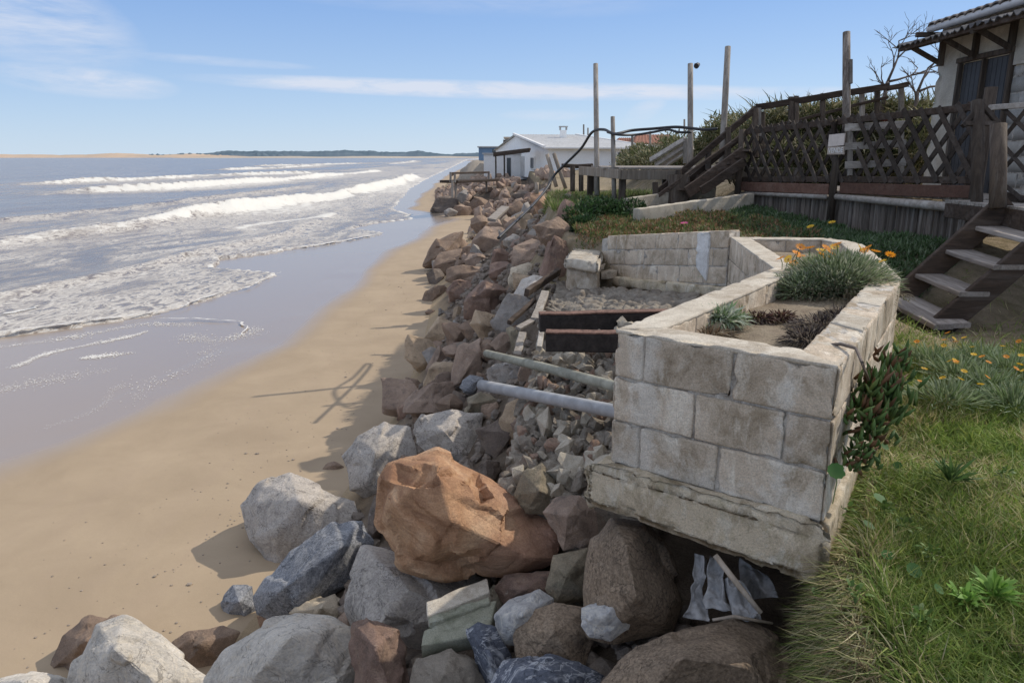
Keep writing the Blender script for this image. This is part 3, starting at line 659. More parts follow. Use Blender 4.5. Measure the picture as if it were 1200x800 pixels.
def hero(poly, inner, mat, label, col=(.4, .4, .4), depth=.8, seed=1, sub=5, dcc=None, rough=.05, sharp=26, chips=1.0, name='boulder', push=0.0, dents=()):
    xs_ = [p[0] for p in poly]; ys_ = [p[1] for p in poly]; cx, cy = sum(xs_) / len(xs_), sum(ys_) / len(ys_); w = max(xs_) - min(xs_)
    if dcc is None: dcc = hit(cx, min(cy + (max(ys_) - cy) * .55, 900))
    dcc += push
    S = w / FPX * dcc; pts = []
    for (x, y) in poly:
        hy = (y - cy) / (max(ys_) - min(ys_))
        pts.append(at(x, y, dcc - hy * S * .35))                  # the lower rim stands nearer than the upper
    for (x, y, o_) in inner: pts.append(at(x, y, dcc - o_))
    for (x, y) in poly[::2]: pts.append(at(cx + (x - cx) * .72, cy + (y - cy) * .72 + 0, dcc + depth * S * .55))
    v, f, c = rockmesh(pts, seed, max(.016, 3.0 / FPX * dcc), rough * .28, int(14 + 8 * chips), .07 + .04 * chips, .014)
    if dents:
        w = v + c; dd = w[:, 1] * CP - (w[:, 2] - EYE) * SP; X = 600 + FPX * w[:, 0] / dd; Y = 400 - FPX * (w[:, 1] * SP + (w[:, 2] - EYE) * CP) / dd
        front = (v @ (np.array([0, 0, EYE]) - c)) > 0; jx = fbm(w * 9, 2, seed) * 5; jy = fbm(w * 9 + 5, 2, seed) * 5
        for (px, py, hw, hh, rot, dep) in dents:
            a = math.radians(rot); u = (X - px + jx) * math.cos(a) + (Y - py + jy) * math.sin(a); q = -(X - px + jx) * math.sin(a) + (Y - py + jy) * math.cos(a)
            m = np.maximum(np.abs(u) / hw, np.abs(q) / hh); k = (1 - sstep(.72, 1.0, m)) * front * dep * (.7 + .3 * q / hh)
            v = v * (1 - k / (np.linalg.norm(v, axis=1) + 1e-6))[:, None]
    return addrock(v + c, f, mat, col, label, 'boulder', name=name)
G = M
hero([(280, 592), (305, 566), (340, 553), (385, 570), (418, 585), (428, 640), (385, 668), (325, 668), (290, 635)], [(350, 585, .38), (325, 625, .35), (385, 600, .25), (395, 650, .25)], G['granite_grey'], 'rounded grey granite boulder with cream right shoulder, its left side over bare sand', seed=11)
hero([(296, 700), (340, 645), (388, 611), (425, 610), (436, 635), (410, 685), (330, 738), (298, 722)], [(400, 640, .3), (330, 690, .35), (350, 715, .3)], G['granite_blue'], 'dark blue-grey speckled granite slab leaning up against the grey boulder', seed=12, rough=.035)
hero([(257, 705), (272, 684), (296, 686), (302, 712), (290, 730), (264, 722)], [(280, 705, .15)], G['granite_blue'], 'small blue-grey stone at the foot of the blue granite slab', seed=13, sub=4)
hero([(400, 535), (420, 510), (450, 494), (480, 500), (490, 540), (460, 585), (430, 588), (412, 575)], [(440, 530, .3), (430, 565, .3)], G['granite_grey'], 'grey granite boulder with a cream top behind the orange boulder, at the sand', seed=14)
hero([(482, 505), (495, 486), (530, 479), (566, 484), (564, 530), (548, 548), (510, 538), (486, 520)], [(520, 505, .3), (540, 530, .3)], G['granite_grey'], 'flat-faced pale grey boulder directly behind the top of the orange boulder', seed=15)
hero([(437, 612), (440, 560), (452, 541), (512, 524), (548, 545), (578, 560), (632, 600), (657, 628), (657, 655), (600, 673), (552, 668), (520, 678), (470, 665)], [(512, 552, .30), (462, 590, .34), (530, 612, .50), (500, 650, .44), (590, 632, .34), (625, 655, .3)], G['granite_orange'], 'largest orange boulder with chipped hollows, half in the planter shadow', seed=16, sub=6, dcc=4.75, rough=.05, sharp=30, chips=.9, dents=((488, 556, 30, 12, 2, .08), (562, 573, 9, 18, -28, .09), (498, 608, 40, 10, 42, .05), (540, 655, 30, 8, -15, .05), (452, 640, 12, 26, 10, .04)))
hero([(425, 640), (470, 650), (575, 672), (580, 700), (555, 745), (510, 762), (420, 765), (402, 700)], [(480, 690, .35), (440, 735, .35), (540, 720, .3)], G['granite_grey'], 'big smooth grey boulder lying under the orange boulder', seed=17, sub=6, push=-.1)
hero([(75, 815), (82, 775), (112, 730), (145, 722), (180, 742), (252, 800), (245, 850), (90, 860)], [(135, 760, .35), (170, 790, .35)], G['granite_pale'], 'pale pointed boulder with a shaded left face at the lower left corner of the pile', seed=18, dcc=5.0)
hero([(58, 785), (72, 745), (105, 720), (140, 722), (150, 750), (120, 800)], [(100, 750, .2)], M['rock'], 'dark brown boulder peeking out behind the pale pointed boulder on the sand', CC['br'], seed=19)
hero([(238, 800), (262, 762), (300, 735), (345, 717), (395, 722), (425, 738), (430, 800), (415, 860), (260, 860)], [(340, 745, .45), (300, 790, .45), (390, 780, .35)], G['granite_pale'], 'broad pale grey-white boulder at the bottom edge beside the maroon stone', seed=20, sub=6, dcc=4.7)
hero([(192, 762), (215, 742), (262, 731), (282, 740), (262, 775), (230, 790), (200, 778)], [(235, 755, .15)], M['rock'], 'brown wedge stone with a light top between the two pale boulders', CC['br'], seed=21, sub=4)
hero([(338, 718), (360, 702), (392, 696), (410, 712), (405, 730), (360, 735)], [(375, 712, .15)], M['rock'], 'small cream stone behind the broad pale boulder', CC['cr'], seed=22, sub=4)
hero([(300, 722), (322, 711), (335, 718), (330, 735), (305, 735)], [(318, 722, .08)], M['rock'], 'tiny orange stone tip between blue granite and broad pale boulder', CC['or_'], seed=122, sub=3)
hero([(-30, 800), (10, 790), (55, 785), (82, 792), (78, 850), (-30, 850)], [(30, 800, .2)], G['granite_pale'], 'low pale stone cut off by the lower left edge of the view', seed=23, sub=4, dcc=5.0)
hero([(410, 760), (412, 728), (440, 722), (468, 735), (480, 780), (485, 850), (410, 850)], [(440, 760, .25), (455, 800, .25)], M['rock'], 'dark maroon upright block beside the broad pale boulder', CC['rd'], seed=24, dcc=4.15, rough=.07, sharp=30)
hero([(546, 735), (560, 726), (580, 735), (598, 765), (612, 830), (585, 850), (565, 800)], [(575, 770, .15)], G['slate_blue'], 'dark blue veined slab stone pointing down between the rubble', seed=25, sub=5, dcc=3.9, rough=.06, sharp=34)
hero([(580, 720), (595, 702), (632, 690), (650, 700), (648, 735), (618, 756), (590, 756), (582, 745)], [(612, 720, .2)], G['slate_white'], 'blue and white veined stone above the dark veined slab', seed=26, sub=5, dcc=4.0)
hero([(681, 712), (700, 704), (735, 694), (746, 708), (738, 738), (715, 751), (690, 746), (679, 733)], [(712, 718, .12)], G['slate_white'], 'bright white-faced stone with blue edges below the gritty brown boulder', seed=27, sub=5, dcc=3.55, rough=.05)
hero([(686, 690), (692, 630), (715, 604), (760, 612), (785, 650), (802, 705), (790, 740), (720, 755), (690, 745)], [(735, 640, .3), (745, 700, .4), (710, 690, .25)], G['grit'], 'large gritty brown boulder wedged under the planter footing', seed=28, sub=6, dcc=3.75, rough=.03, sharp=14, chips=.5)
hero([(705, 800), (725, 770), (800, 738), (860, 722), (905, 745), (945, 800), (950, 870), (700, 870)], [(800, 770, .3), (870, 780, .3)], G['grit'], 'flat gritty brown slab at the bottom beneath the plastic sheet', seed=29, sub=6, dcc=3.15, rough=.06, sharp=14)
hero([(602, 580), (612, 552), (635, 540), (655, 560), (668, 585), (650, 602), (615, 602)], [(632, 575, .18)], M['rock'], 'olive pyramid-shaped stone right of the orange boulder', CC['ol'], seed=30, dcc=4.75)
hero([(636, 600), (650, 582), (680, 580), (702, 598), (700, 640), (660, 645)], [(665, 605, .2)], M['rock'], 'grey-brown angular stone against the left end of the footing', CC['pk'], seed=31, dcc=4.3)
hero([(640, 690), (648, 650), (690, 640), (700, 665), (690, 705), (650, 712)], [(665, 672, .15)], M['rock'], 'flat brown stone between orange boulder and gritty brown boulder', CC['ol'], seed=32, dcc=4.15)
hero([(578, 690), (590, 672), (650, 668), (662, 690), (640, 712), (590, 708)], [(615, 690, .15)], M['rock'], 'dark red-brown stone in the gap under the orange boulder', CC['rd'], seed=33, dcc=4.4)
hero([(600, 745), (612, 722), (650, 705), (690, 712), (700, 745), (680, 790), (610, 790)], [(650, 740, .15)], G['grit'], 'crumbly olive-brown clod beside the white-faced stone', seed=34, dcc=3.85, rough=.09)
hero([(480, 800), (490, 768), (530, 758), (562, 775), (580, 820), (560, 860), (480, 860)], [(520, 790, .2)], M['lump'], 'rough lump of broken concrete at the bottom edge beside the maroon block', seed=35, dcc=3.9, rough=.12, sharp=12)
hero([(575, 800), (590, 772), (640, 762), (710, 790), (710, 850), (580, 850)], [(640, 800, .2)], G['slate_blue'], 'dark bluish stone half hidden at the bottom below the crumbly clod', seed=36, dcc=3.6, rough=.08)
hero([(623, 560), (630, 553), (662, 552), (668, 572), (640, 580), (626, 575)], [(645, 563, .08)], G['granite_blue'], 'small blue-grey stone tucked behind the olive pyramid stone', seed=37, dcc=5.0, sub=4)
# boulders further along, each placed where the photograph shows it: x0,y0,x1,y1, colour, turn in the view, label
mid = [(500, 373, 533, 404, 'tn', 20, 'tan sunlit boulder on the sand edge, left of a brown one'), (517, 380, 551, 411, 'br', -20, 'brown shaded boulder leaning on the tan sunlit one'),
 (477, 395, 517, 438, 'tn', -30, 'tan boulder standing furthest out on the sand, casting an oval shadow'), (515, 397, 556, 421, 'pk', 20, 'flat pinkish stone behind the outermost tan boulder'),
 (493, 420, 540, 464, 'tn', 35, 'pointed tan boulder with a sunlit left flank'), (529, 399, 571, 449, 'pk', 60, 'tall cracked pinkish boulder left of the mossy pipe end'),
 (449, 446, 496, 492, 'pk', -35, 'rounded pinkish boulder at the sand above the grey boulders'), (470, 450, 531, 498, 'pk', 40, 'long folded pinkish boulder behind the flat pale one'),
 (512, 463, 545, 490, 'br', 0, 'low brown stone behind the flat-faced pale boulder'), (537, 456, 594, 494, 'ol', -5, 'dark olive boulder under the end of the grey pipe'),
 (582, 465, 638, 516, 'tn', 10, 'large tan-olive boulder below the grey pipe'), (567, 421, 632, 456, 'gm', -15, 'pale pinkish-grey rock between the two pipes'),
 (539, 441, 566, 462, 'gb', 20, 'bluish stone at the sea end of the grey pipe'), (560, 495, 606, 535, 'dk', 0, 'dark stone in the hollow right of the flat-faced pale boulder'),
 (540, 332, 600, 384, 'rd', 15, 'big smooth red-brown boulder left of the broken planks'), (548, 364, 590, 402, 'tn', -40, 'tan ridged stone below the big red-brown boulder'),
 (499, 275, 547, 325, 'br', 45, 'long brown boulder slanting down to the sand at the shaded spit'), (505, 291, 540, 330, 'br', 40, 'brown boulder lying against the long slanting one'),
 (539, 293, 573, 320, 'pk', 0, 'rounded brown boulder with a dark underside in mid pile'), (549, 267, 592, 300, 'pk', 20, 'wide flat-topped boulder near the end of the slanting hose'),
 (518, 310, 570, 338, 'br', 25, 'long low brown stone sloping up to the right'), (520, 328, 560, 352, 'rd', 20, 'reddish stone at the foot of the pile on the shaded sand'),
 (585, 273, 618, 294, 'gl', 0, 'small pale flat-topped boulder under the slanting hose'), (573, 290, 602, 320, 'rd', 0, 'brick-coloured boulder in the middle of the pile'),
 (594, 278, 638, 320, 'pk', 30, 'large boulder with a pale sunlit right rim'), (593, 310, 626, 340, 'cr', 35, 'cream yellowish stone below the pale-rimmed boulder'),
 (626, 257, 677, 296, 'br', -5, 'large brown boulder beside the dark green bush'), (633, 281, 672, 330, 'rd', 35, 'tall reddish boulder left of the white wall stump'),
 (568, 304, 606, 334, 'rd', 20, 'reddish boulder below the brick-coloured one'), (600, 324, 640, 358, 'gl', 35, 'pale grey flat slab next to the dark broken board'),
 (551, 253, 581, 278, 'br', 10, 'brown boulder at the upper sand edge of the near pile'), (570, 257, 592, 272, 'pk', 0, 'small stone above the wide flat-topped boulder'),
 (587, 253, 604, 270, 'tn', 0, 'small tan stone behind the hose'), (606, 251, 630, 272, 'tn', -20, 'tan sunlit stone just right of the hose'),
 (590, 236, 620, 262, 'br', 10, 'brown boulder behind the hose and above the tan stone'), (599, 222, 622, 240, 'dk', 0, 'dark boulder with a flat top high on the far pile'),
 (620, 228, 648, 252, 'or_', -30, 'orange-brown boulder left of the leaning planks'), (650, 236, 676, 262, 'rd', 30, 'dark red boulder between the planks and the bush'),
 (532, 238, 556, 256, 'pk', 0, 'pale-topped boulder at the waterside of the far pile'), (503, 230, 536, 254, 'dk', 20, 'large dark grey boulder at the tip of the far pile'),
 (520, 244, 536, 256, 'gm', 0, 'grey stone at the foot of the dark tip boulder'), (548, 232, 575, 254, 'br', 10, 'brown boulder beside the pale-topped waterside one'),
 (533, 222, 552, 240, 'gm', 0, 'grey boulder under the small railed platform'), (498, 316, 520, 336, 'dk', 0, 'small dark stone on the shaded sand at the pile foot'),
 (544, 540, 585, 575, 'dk', 10, 'dark rounded stone right behind the orange boulder'), (590, 515, 625, 545, 'br', 0, 'brown stone beside the lumpy concrete'),
 (380, 541, 402, 553, 'br', 0, 'small flat brown stone half sunk in the sand'), (594, 488, 640, 520, 'pk', -20, 'pinkish stone under the tan-olive boulder'),
 (556, 398, 585, 425, 'br', 0, 'brown stone behind the cracked pinkish boulder'), (575, 388, 604, 415, 'pk', 15, 'broken squarish stone near the leaning brick'),
 (512, 500, 545, 520, 'br', 0, 'brown stone hidden behind the flat-faced boulder'), (430, 585, 450, 640, 'dk', 80, 'dark stone in the crack left of the orange boulder'),
 (560, 690, 600, 730, 'dk', 10, 'dark stone behind the white lintel block'), (655, 550, 690, 585, 'ol', 10, 'olive stone left of the footing corner'),
 (600, 600, 640, 640, 'dk', 0, 'dark stone hidden behind the orange boulder')]
def placed(x0, y0, x1, y1, ck, rot, label, seed, group=None, sub=None):
    cx, cy = (x0 + x1) / 2, (y0 + y1) / 2; w, h = x1 - x0, y1 - y0
    d = hit(cx, y1 - h * .22) - w / FPX * 3 * .3
    sx, sy = w / FPX * d / 2 * 1.10, h / FPX * d / 2 * 1.16; szz = (sx + sy) * .55
    r = random.Random(seed); v, f, _c = rockmesh(rndpts(r, r.randint(7, 11)), seed, min(.34, max(.09, 7.0 / w)), .018, 16, .15)
    a = math.radians(rot); ex = abs(math.cos(a)); 
    # undo the bounding box growth that the turn causes
    A = np.array([[math.cos(a), -math.sin(a), 0], [math.sin(a), math.cos(a), 0], [0, 0, 1]])
    L, Wd = (1.25, .8) if rot else (1, 1); v = v * np.array([L, Wd, 1]); v = v @ A.T
    v = v / np.array([np.abs(v[:, 0]).max(), np.abs(v[:, 1]).max(), 1]) * np.array([sx, sy, szz])
    R = np.array([[1, 0, 0], [0, SP, CP], [0, -CP, SP]])      # picture right / up / towards the viewer
    v = v[:, 0:1] * np.array([1, 0, 0]) + v[:, 1:2] * np.array([0, SP, CP]) + v[:, 2:3] * np.array([0, -CP, SP])
    c = at(cx, cy, d)
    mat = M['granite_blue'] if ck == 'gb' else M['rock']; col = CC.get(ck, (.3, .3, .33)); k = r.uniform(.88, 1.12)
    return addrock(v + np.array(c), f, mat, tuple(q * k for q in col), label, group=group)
for i, q in enumerate(mid): placed(*q, 200 + i)
beach_specks()
# the rest of the riprap
BASE = []
for s in range(14):
    for sub in (.42, .17):
        v, f, _c = rockmesh(rndpts(random.Random(s + 50), 8 + s % 4), s + 30, sub, .02, 14, .16)
        me = bpy.data.meshes.new('boulder'); me.from_pydata(v.tolist(), [], f); me.polygons.foreach_set('use_smooth', [True] * len(me.polygons)); me.materials.append(M['rock']); me.set_sharp_from_angle(angle=math.radians(32)); BASE.append(me)
CW = dict(gl='pale grey', gm='grey', tn='tan', br='brown', rd='reddish', pk='pinkish', ol='olive', or_='orange', cr='cream', dk='dark')
def scatter(n, ymin, ymax, smin, smax, where, group, seed, sub4=True, tmin=.02, tmax=1.02, cols=('pk', 'br', 'rd', 'tn', 'gm', 'br', 'pk'), sink=.15, joined=0):
    r = random.Random(seed); k = 0; tries = 0; pts = []; far = MB() 
    while k < n and tries < n * 60:
        tries += 1
        y = math.exp(r.uniform(math.log(ymin), math.log(ymax)))
        f = float(np.interp(y, fy, fx)); g = float(np.interp(y, gy, gx)); t = r.uniform(tmin, tmax); x = f + (g - f) * t
        s = r.uniform(smin, smax)
        if any((x - a) ** 2 + (y - b) ** 2 < (.5 * (s + q)) ** 2 for a, b, q in pts): continue
        pts.append((x, y, s)); z = float(terr(x, y)); ck = r.choice(cols)
        me = BASE[r.randrange(14) * 2 + (1 if sub4 else 0)]
        loc = Vector((x, y, z + s * sink)); rot = [r.uniform(0, 6.3) for _ in range(3)]; scl = (s * r.uniform(.8, 1.25) * .62, s * r.uniform(.6, 1) * .62, s * r.uniform(.5, .85) * .62); kk = r.uniform(.8, 1.2); k += 1
        if k > n - joined:
            from mathutils import Euler
            Mx = np.array(Matrix.LocRotScale(loc, Euler(rot), scl)); vv = np.array([q.co[:] for q in me.vertices]); far.add(vv @ Mx[:3, :3].T + Mx[:3, 3], [tuple(p.vertices) for p in me.polygons]); continue
        o = bpy.data.objects.new('boulder', me); COL.objects.link(o); o.location = loc; o.rotation_euler = rot; o.scale = scl
        o.color = (*[q * kk for q in CC[ck]], 1)
        w = 'at the foot' if t < .3 else 'near the crest' if t > .72 else 'half way up'
        tag(o, '%s %s %s %s' % (CW[ck], 'boulder' if s > (smin + smax) / 2 else 'stone', w, where), 'boulder', group)
    if joined:
        o = build('boulder_pile', far, M['rock'], origin=(0, 0, 0), smooth=True); stuff(o); o.color = (.34, .245, .185, 1); o['label'] = 'mass of small pinkish boulders of the far rock pile'; o['category'] = 'boulders'
scatter(60, 3.6, 9.5, .2, .42, 'of the near pile, filling a gap', 'gap-filling stones in the near pile', 5, cols=('br', 'dk', 'pk', 'ol', 'br'), sink=-.10, tmin=.3)
scatter(38, 9.5, 20, .36, .70, 'of the middle slope', 'boulders of the middle slope', 6, sink=-.16)
scatter(75, 20, 50, .5, 1.0, 'of the distant slope below the platform', 'boulders of the distant slope', 7, sink=.08)
scatter(220, 48, 92, .6, 1.3, 'of the far pile near the white house', 'boulders of the far pile', 8, sub4=False, sink=.1, tmax=1.45, joined=200)
def rubble():
    mb = MB(); r = random.Random(4); base, fc = ico(1)
    for i in range(1500):
        y = math.exp(r.uniform(math.log(3.0), math.log(22))); f = float(np.interp(y, fy, fx)); g = float(np.interp(y, gy, gx)); x = f + (g - f) * r.uniform(.22, 1.05)
        s = r.uniform(.02, .075) * (1 + y * .03); c = np.array((x, y, float(terr(x, y)) + s * .1))
        v = base * np.array([r.uniform(.7, 1.2), r.uniform(.7, 1.2), r.uniform(.5, .9)]) * s * (1 + .25 * vnoise(base * 2 + i, i % 50))[:, None]; a = r.uniform(0, 6.3); ca, sa = math.cos(a), math.sin(a)
        v = np.stack([v[:, 0] * ca - v[:, 1] * sa, v[:, 0] * sa + v[:, 1] * ca, v[:, 2]], -1); mb.add(v + c, fc)
    o = build('rubble', mb, M['rock'], origin=(0, 0, 0)); stuff(o); o.color = (.22, .18, .145, 1); o['label'] = 'small broken stones lying in the gaps of the boulder slope'; o['category'] = 'rubble'
rubble()
# ------------------------------------------------------------------ planter of concrete blocks
A = np.array([.48, 3.41]); B = np.array([1.28, 2.77]); C1 = np.array([2.62, 4.92]); C2 = np.array([2.98, 5.95]); F1 = np.array([3.30, 6.98]); F2 = np.array([3.22, 7.5]); E_ = np.array([2.23, 7.62]); D_ = np.array([1.92, 5.42])
ring = [A, B, C1, C2, F1, F2, E_, D_]
def inset(poly, t):
    out = []; n = len(poly)
    for i in range(n):
        p0, p1, p2 = poly[i - 1], poly[i], poly[(i + 1) % n]; d1 = (p1 - p0) / np.linalg.norm(p1 - p0); d2 = (p2 - p1) / np.linalg.norm(p2 - p1)
        n1 = np.array([-d1[1], d1[0]]); n2 = np.array([-d2[1], d2[0]]); m = n1 + n2; m = m / np.linalg.norm(m); out.append(p1 + m * t / max(.45, m @ n1))
    return out
PZ = 3.2; TH = .19
planter = thing('block_planter', 'cracked grey concrete block planter full of orange-flowered plants, overhanging the boulders', 'planter', (1.5, 4.5, 2.3))
inner = inset(ring, TH)
cuts = {(0, 0): [.153, .58], (0, 1): [.417, .82], (0, 2): [.15, .543]}
for i in range(len(ring)):
    P0, P1 = ring[i], ring[(i + 1) % len(ring)]; Q0, Q1 = inner[i], inner[(i + 1) % len(ring)]; L = np.linalg.norm(P1 - P0); rows = 3
    for c in range(rows):
        z1 = PZ - c * .222; z0 = z1 - .222
        cu = cuts.get((i, c))
        if cu is None:
            n = max(1, round(L / .4)); cu = [(k + (.5 if c % 2 else 0)) / n for k in range(0 if c % 2 else 1, n)]
        cu = [0] + list(cu) + [1]
        for a, b in zip(cu[:-1], cu[1:]):
            mb = MB(); rbox(mb, (P0 + (P1 - P0) * a, P0 + (P1 - P0) * b, Q0 + (Q1 - Q0) * b, Q0 + (Q1 - Q0) * a), z0, z1, .022 if i in (0, 1, 7) else .05, .008, .006, .009, seed=i * 40 + c * 9 + int(a * 7))
            build('concrete_block', mb, M['block'], planter, smooth=True)
mb = MB(); ri = inset(ring, .017); ro = inset(ring, TH - .014)
for i in range(len(ring)):
    j = (i + 1) % len(ring); rbox(mb, (ri[i], ri[j], ro[j], ro[i]), PZ - .70, PZ - .006, .05, .004, .004, 0, seed=i)
build('mortar', mb, M['mortar'], planter, smooth=True)
mb = MB(); rc = inset(ring, .006); rd_ = inset(ring, TH - .002)
for i in (5, 6, 7, 0, 4, 3, 2):
    j = (i + 1) % len(ring); rbox(mb, (rc[i], rc[j], rd_[j], rd_[i]), PZ - .012, PZ + .009, .025, .006, .004, 0, seed=i + 60)
build('coping', mb, M['block_warm'], planter, smooth=True)
n_ = 7
for k in range(n_):
    a, b = k / n_, (k + 1) / n_; mb = MB(); dz = random.uniform(-.012, .006); q0, q1 = rc[1] + (rc[2] - rc[1]) * a, rc[1] + (rc[2] - rc[1]) * b; r0, r1 = rd_[1] + (rd_[2] - rd_[1]) * a, rd_[1] + (rd_[2] - rd_[1]) * b
    rbox(mb, (q0, q1, r1, r0), PZ - .03, PZ + .012 + dz, .022, .010, .008, .02, seed=k + 160); build('coping_piece', mb, M['block_warm'], planter, smooth=True)
# footing: wider, lumpy, tapering underneath
mb = MB(); fo = inset(ring, -.085); fi = inset(ring, .25)
def quadp(a, b, c, d): return (a, b, c, d)
rbox(mb, (fo[0] + np.array([-.02, .03]), ring[1] + np.array([.02, -.09]), fi[1], fi[0]), (2.31, 2.27), (2.535, 2.545), .018, .035, .014, 0, seed=3)
rbox(mb, (fo[7], fo[0] + np.array([.0, .01]), fi[0], fi[7]), 2.27, 2.50, .03, .02, .020, 0, seed=5)
rbox(mb, (ring[1] + np.array([.02, -.02]), ring[2], fi[2], fi[1]), 2.2, 2.53, .05, .02, .01, 0, seed=6)
build('footing', mb, M['footing'], planter, smooth=True)
# splashes of mortar on the front face
mb = MB(); n2 = np.array([(B - A)[1], -(B - A)[0]]); n2 = n2 / np.linalg.norm(n2)
r = random.Random(3)
# soil
def soil():
    ip = inset(ring, TH - .03); xs = np.arange(.5, 3.4, .045); ys = np.arange(2.8, 7.7, .045); X, Y = np.meshgrid(xs, ys)
    def inside(x, y):
        ins = np.zeros(x.shape, bool); n = len(ip)
        for i in range(n):
            (x0, y0), (x1, y1) = ip[i], ip[(i + 1) % n]
            c = ((y0 > y) != (y1 > y)) & (x < (x1 - x0) * (y - y0) / (y1 - y0 + 1e-9) + x0); ins ^= c
        return ins
    I = inside(X, Y); P = np.stack([X, Y, X * 0], -1).reshape(-1, 3)
    Z = PZ - .115 + fbm(P * 2.5, 4, 4).reshape(X.shape) * .035 + fbm(P * 11, 2, 14).reshape(X.shape) * .012
    v = np.stack([X, Y, Z], -1).reshape(-1, 3); nx = len(xs); i = np.arange(len(ys) - 1)[:, None] * nx + np.arange(nx - 1)[None]; f = np.stack([i, i + 1, i + 1 + nx, i + nx], -1).reshape(-1, 4)
    f = f[I.ravel()[f].any(1)]; return v, f
m, nt, b_ = newmat('dry_sandy_soil'); t = NT(nt); c = t.ramp(t.noise(6, 7, .7, .4), [(.35, (.20, .15, .10)), (.65, (.36, .29, .20))]); c = t.mix(c, t.ramp(t.noise(110, 4, .75), [(.3, .65), (.7, 1.3)]), 1.0, 'MULTIPLY'); t.ln(c, b_.inputs['Base Color']); b_.inputs['Roughness'].default_value = 1
t.ln(t.bump(t.noise(50, 7, .75), 1, .02), b_.inputs['Normal']); M['soil'] = m
v, f = soil(); o = link('soil', v, f, M['soil'], planter, smooth=True)
# ------------------------------------------------------------------ leaning block wall beyond
wall = thing('broken_block_wall', 'sagging grey block wall with a crack, breaking off to the left behind the planter', 'wall', (1.7, 8.5, 2.3))
WR = np.array([2.20, 7.56]); WL = np.array([1.22, 9.45]); WE = np.array([.66, 9.95])
wd = (WL - WR) / np.linalg.norm(WL - WR); wn = np.array([wd[1], -wd[0]])
if wn[0] < 0: wn = -wn
WLn = float(np.linalg.norm(WL - WR))
def wz(s, c):     # top of course c at distance s from the right end
    t = s / WLn; return (3.28 - .25 * t) - c * .187
starts = [0, .18, .05]; ends = [WLn + .02, WLn + .16, WLn + .36]
for c in range(3):
    s = 0; first = True
    while s < ends[c] - .08:
        L = .39 if not first else (.39 - starts[c]); e = min(s + L, ends[c])
        P0 = WR + wd * s; P1 = WR + wd * e
        mb = MB(); rbox(mb, (P1, P0, P0 + wn * .17, P1 + wn * .17), (wz(e, c) - .185, wz(s, c) - .185), (wz(e, c), wz(s, c)), .04, .007, .005, .010, seed=500 + c * 20 + int(s * 10))
        build('concrete_block', mb, M['block'], wall, smooth=True); s = e; first = False
mb = MB()
rbox(mb, (WR + wd * (WLn + .15) + wn * .012, WR + wn * .012, WR + wn * .16, WR + wd * (WLn + .15) + wn * .16), (2.45, 2.7), (2.98, 3.26), .05, .004, .004, 0, seed=77)
build('mortar', mb, M['mortar'], wall, smooth=True)
mb = MB(); q = -wn * .004
rbox(mb, (WR + wd * .44 - wn * .022, WR + wd * .26 - wn * .022, WR + wd * .26 + wn * .02, WR + wd * .44 + wn * .02), (2.85, 2.72), (3.20, 3.24), .02, .004, .010, 0, seed=78)
M['plaster'] = concrete('pale_plaster_patch', (.84, .82, .78), (.66, .63, .58), 6)
build('mortar_patch', mb, M['plaster'], wall, smooth=True)
mb = MB(); P0 = WE + np.array([-.02, .1]); 
rbox(mb, (WL - wn * .06 + wd * .85, WR - wn * .06 - wd * .1, WR + wn * .2 - wd * .1, WL + wn * .2 + wd * .85), (2.34, 2.56), (2.45, 2.705), .045, .015, .012, 0, seed=80)
build('footing', mb, M['footing'], wall, smooth=True)
q = [np.array(atz(*p, 2.80))[:2] for p in ((660, 303), (702, 309), (712, 283), (686, 276))]
mb = MB(); rbox(mb, q, 2.68, 2.81, .025, .04, .018, 0, seed=81)
build('stump_cap', mb, M['block_warm'], wall, smooth=True)
mb = MB(); cq = sum(q) / 4; q2 = [cq + (p - cq) * .9 for p in q]; rbox(mb, q2, 2.30, 2.675, .03, .03, .02, 0, seed=82)
build('wall_stump', mb, M['block'], wall, smooth=True)
for i, (x, y) in enumerate(((686, 318), (699, 314), (712, 321), (674, 306), (693, 303))):
    c = at(x, y, 9.25 + i * .05); mb = MB(); a = random.uniform(0, 1.5); e = np.array([math.cos(a), math.sin(a)]) * random.uniform(.09, .13); g = np.array([-e[1], e[0]]) * .8; c2 = np.array(c[:2])
    rbox(mb, (c2 - e - g, c2 + e - g, c2 + e + g, c2 - e + g), (c.z - .07, c.z - .04), (c.z + .03, c.z + .06), .03, .01, .02, 0, seed=90 + i)
    tag(build('concrete_fragment', mb, M['block'], smooth=True), ['broken block shard standing on the wall footing, left one', 'upright broken block shard beside the first whole course', 'grey block shard below the end of the middle course', 'broken cream chunk on the white wall stump', 'small dark-gapped chunk between the stump and top course'][i], 'rubble')
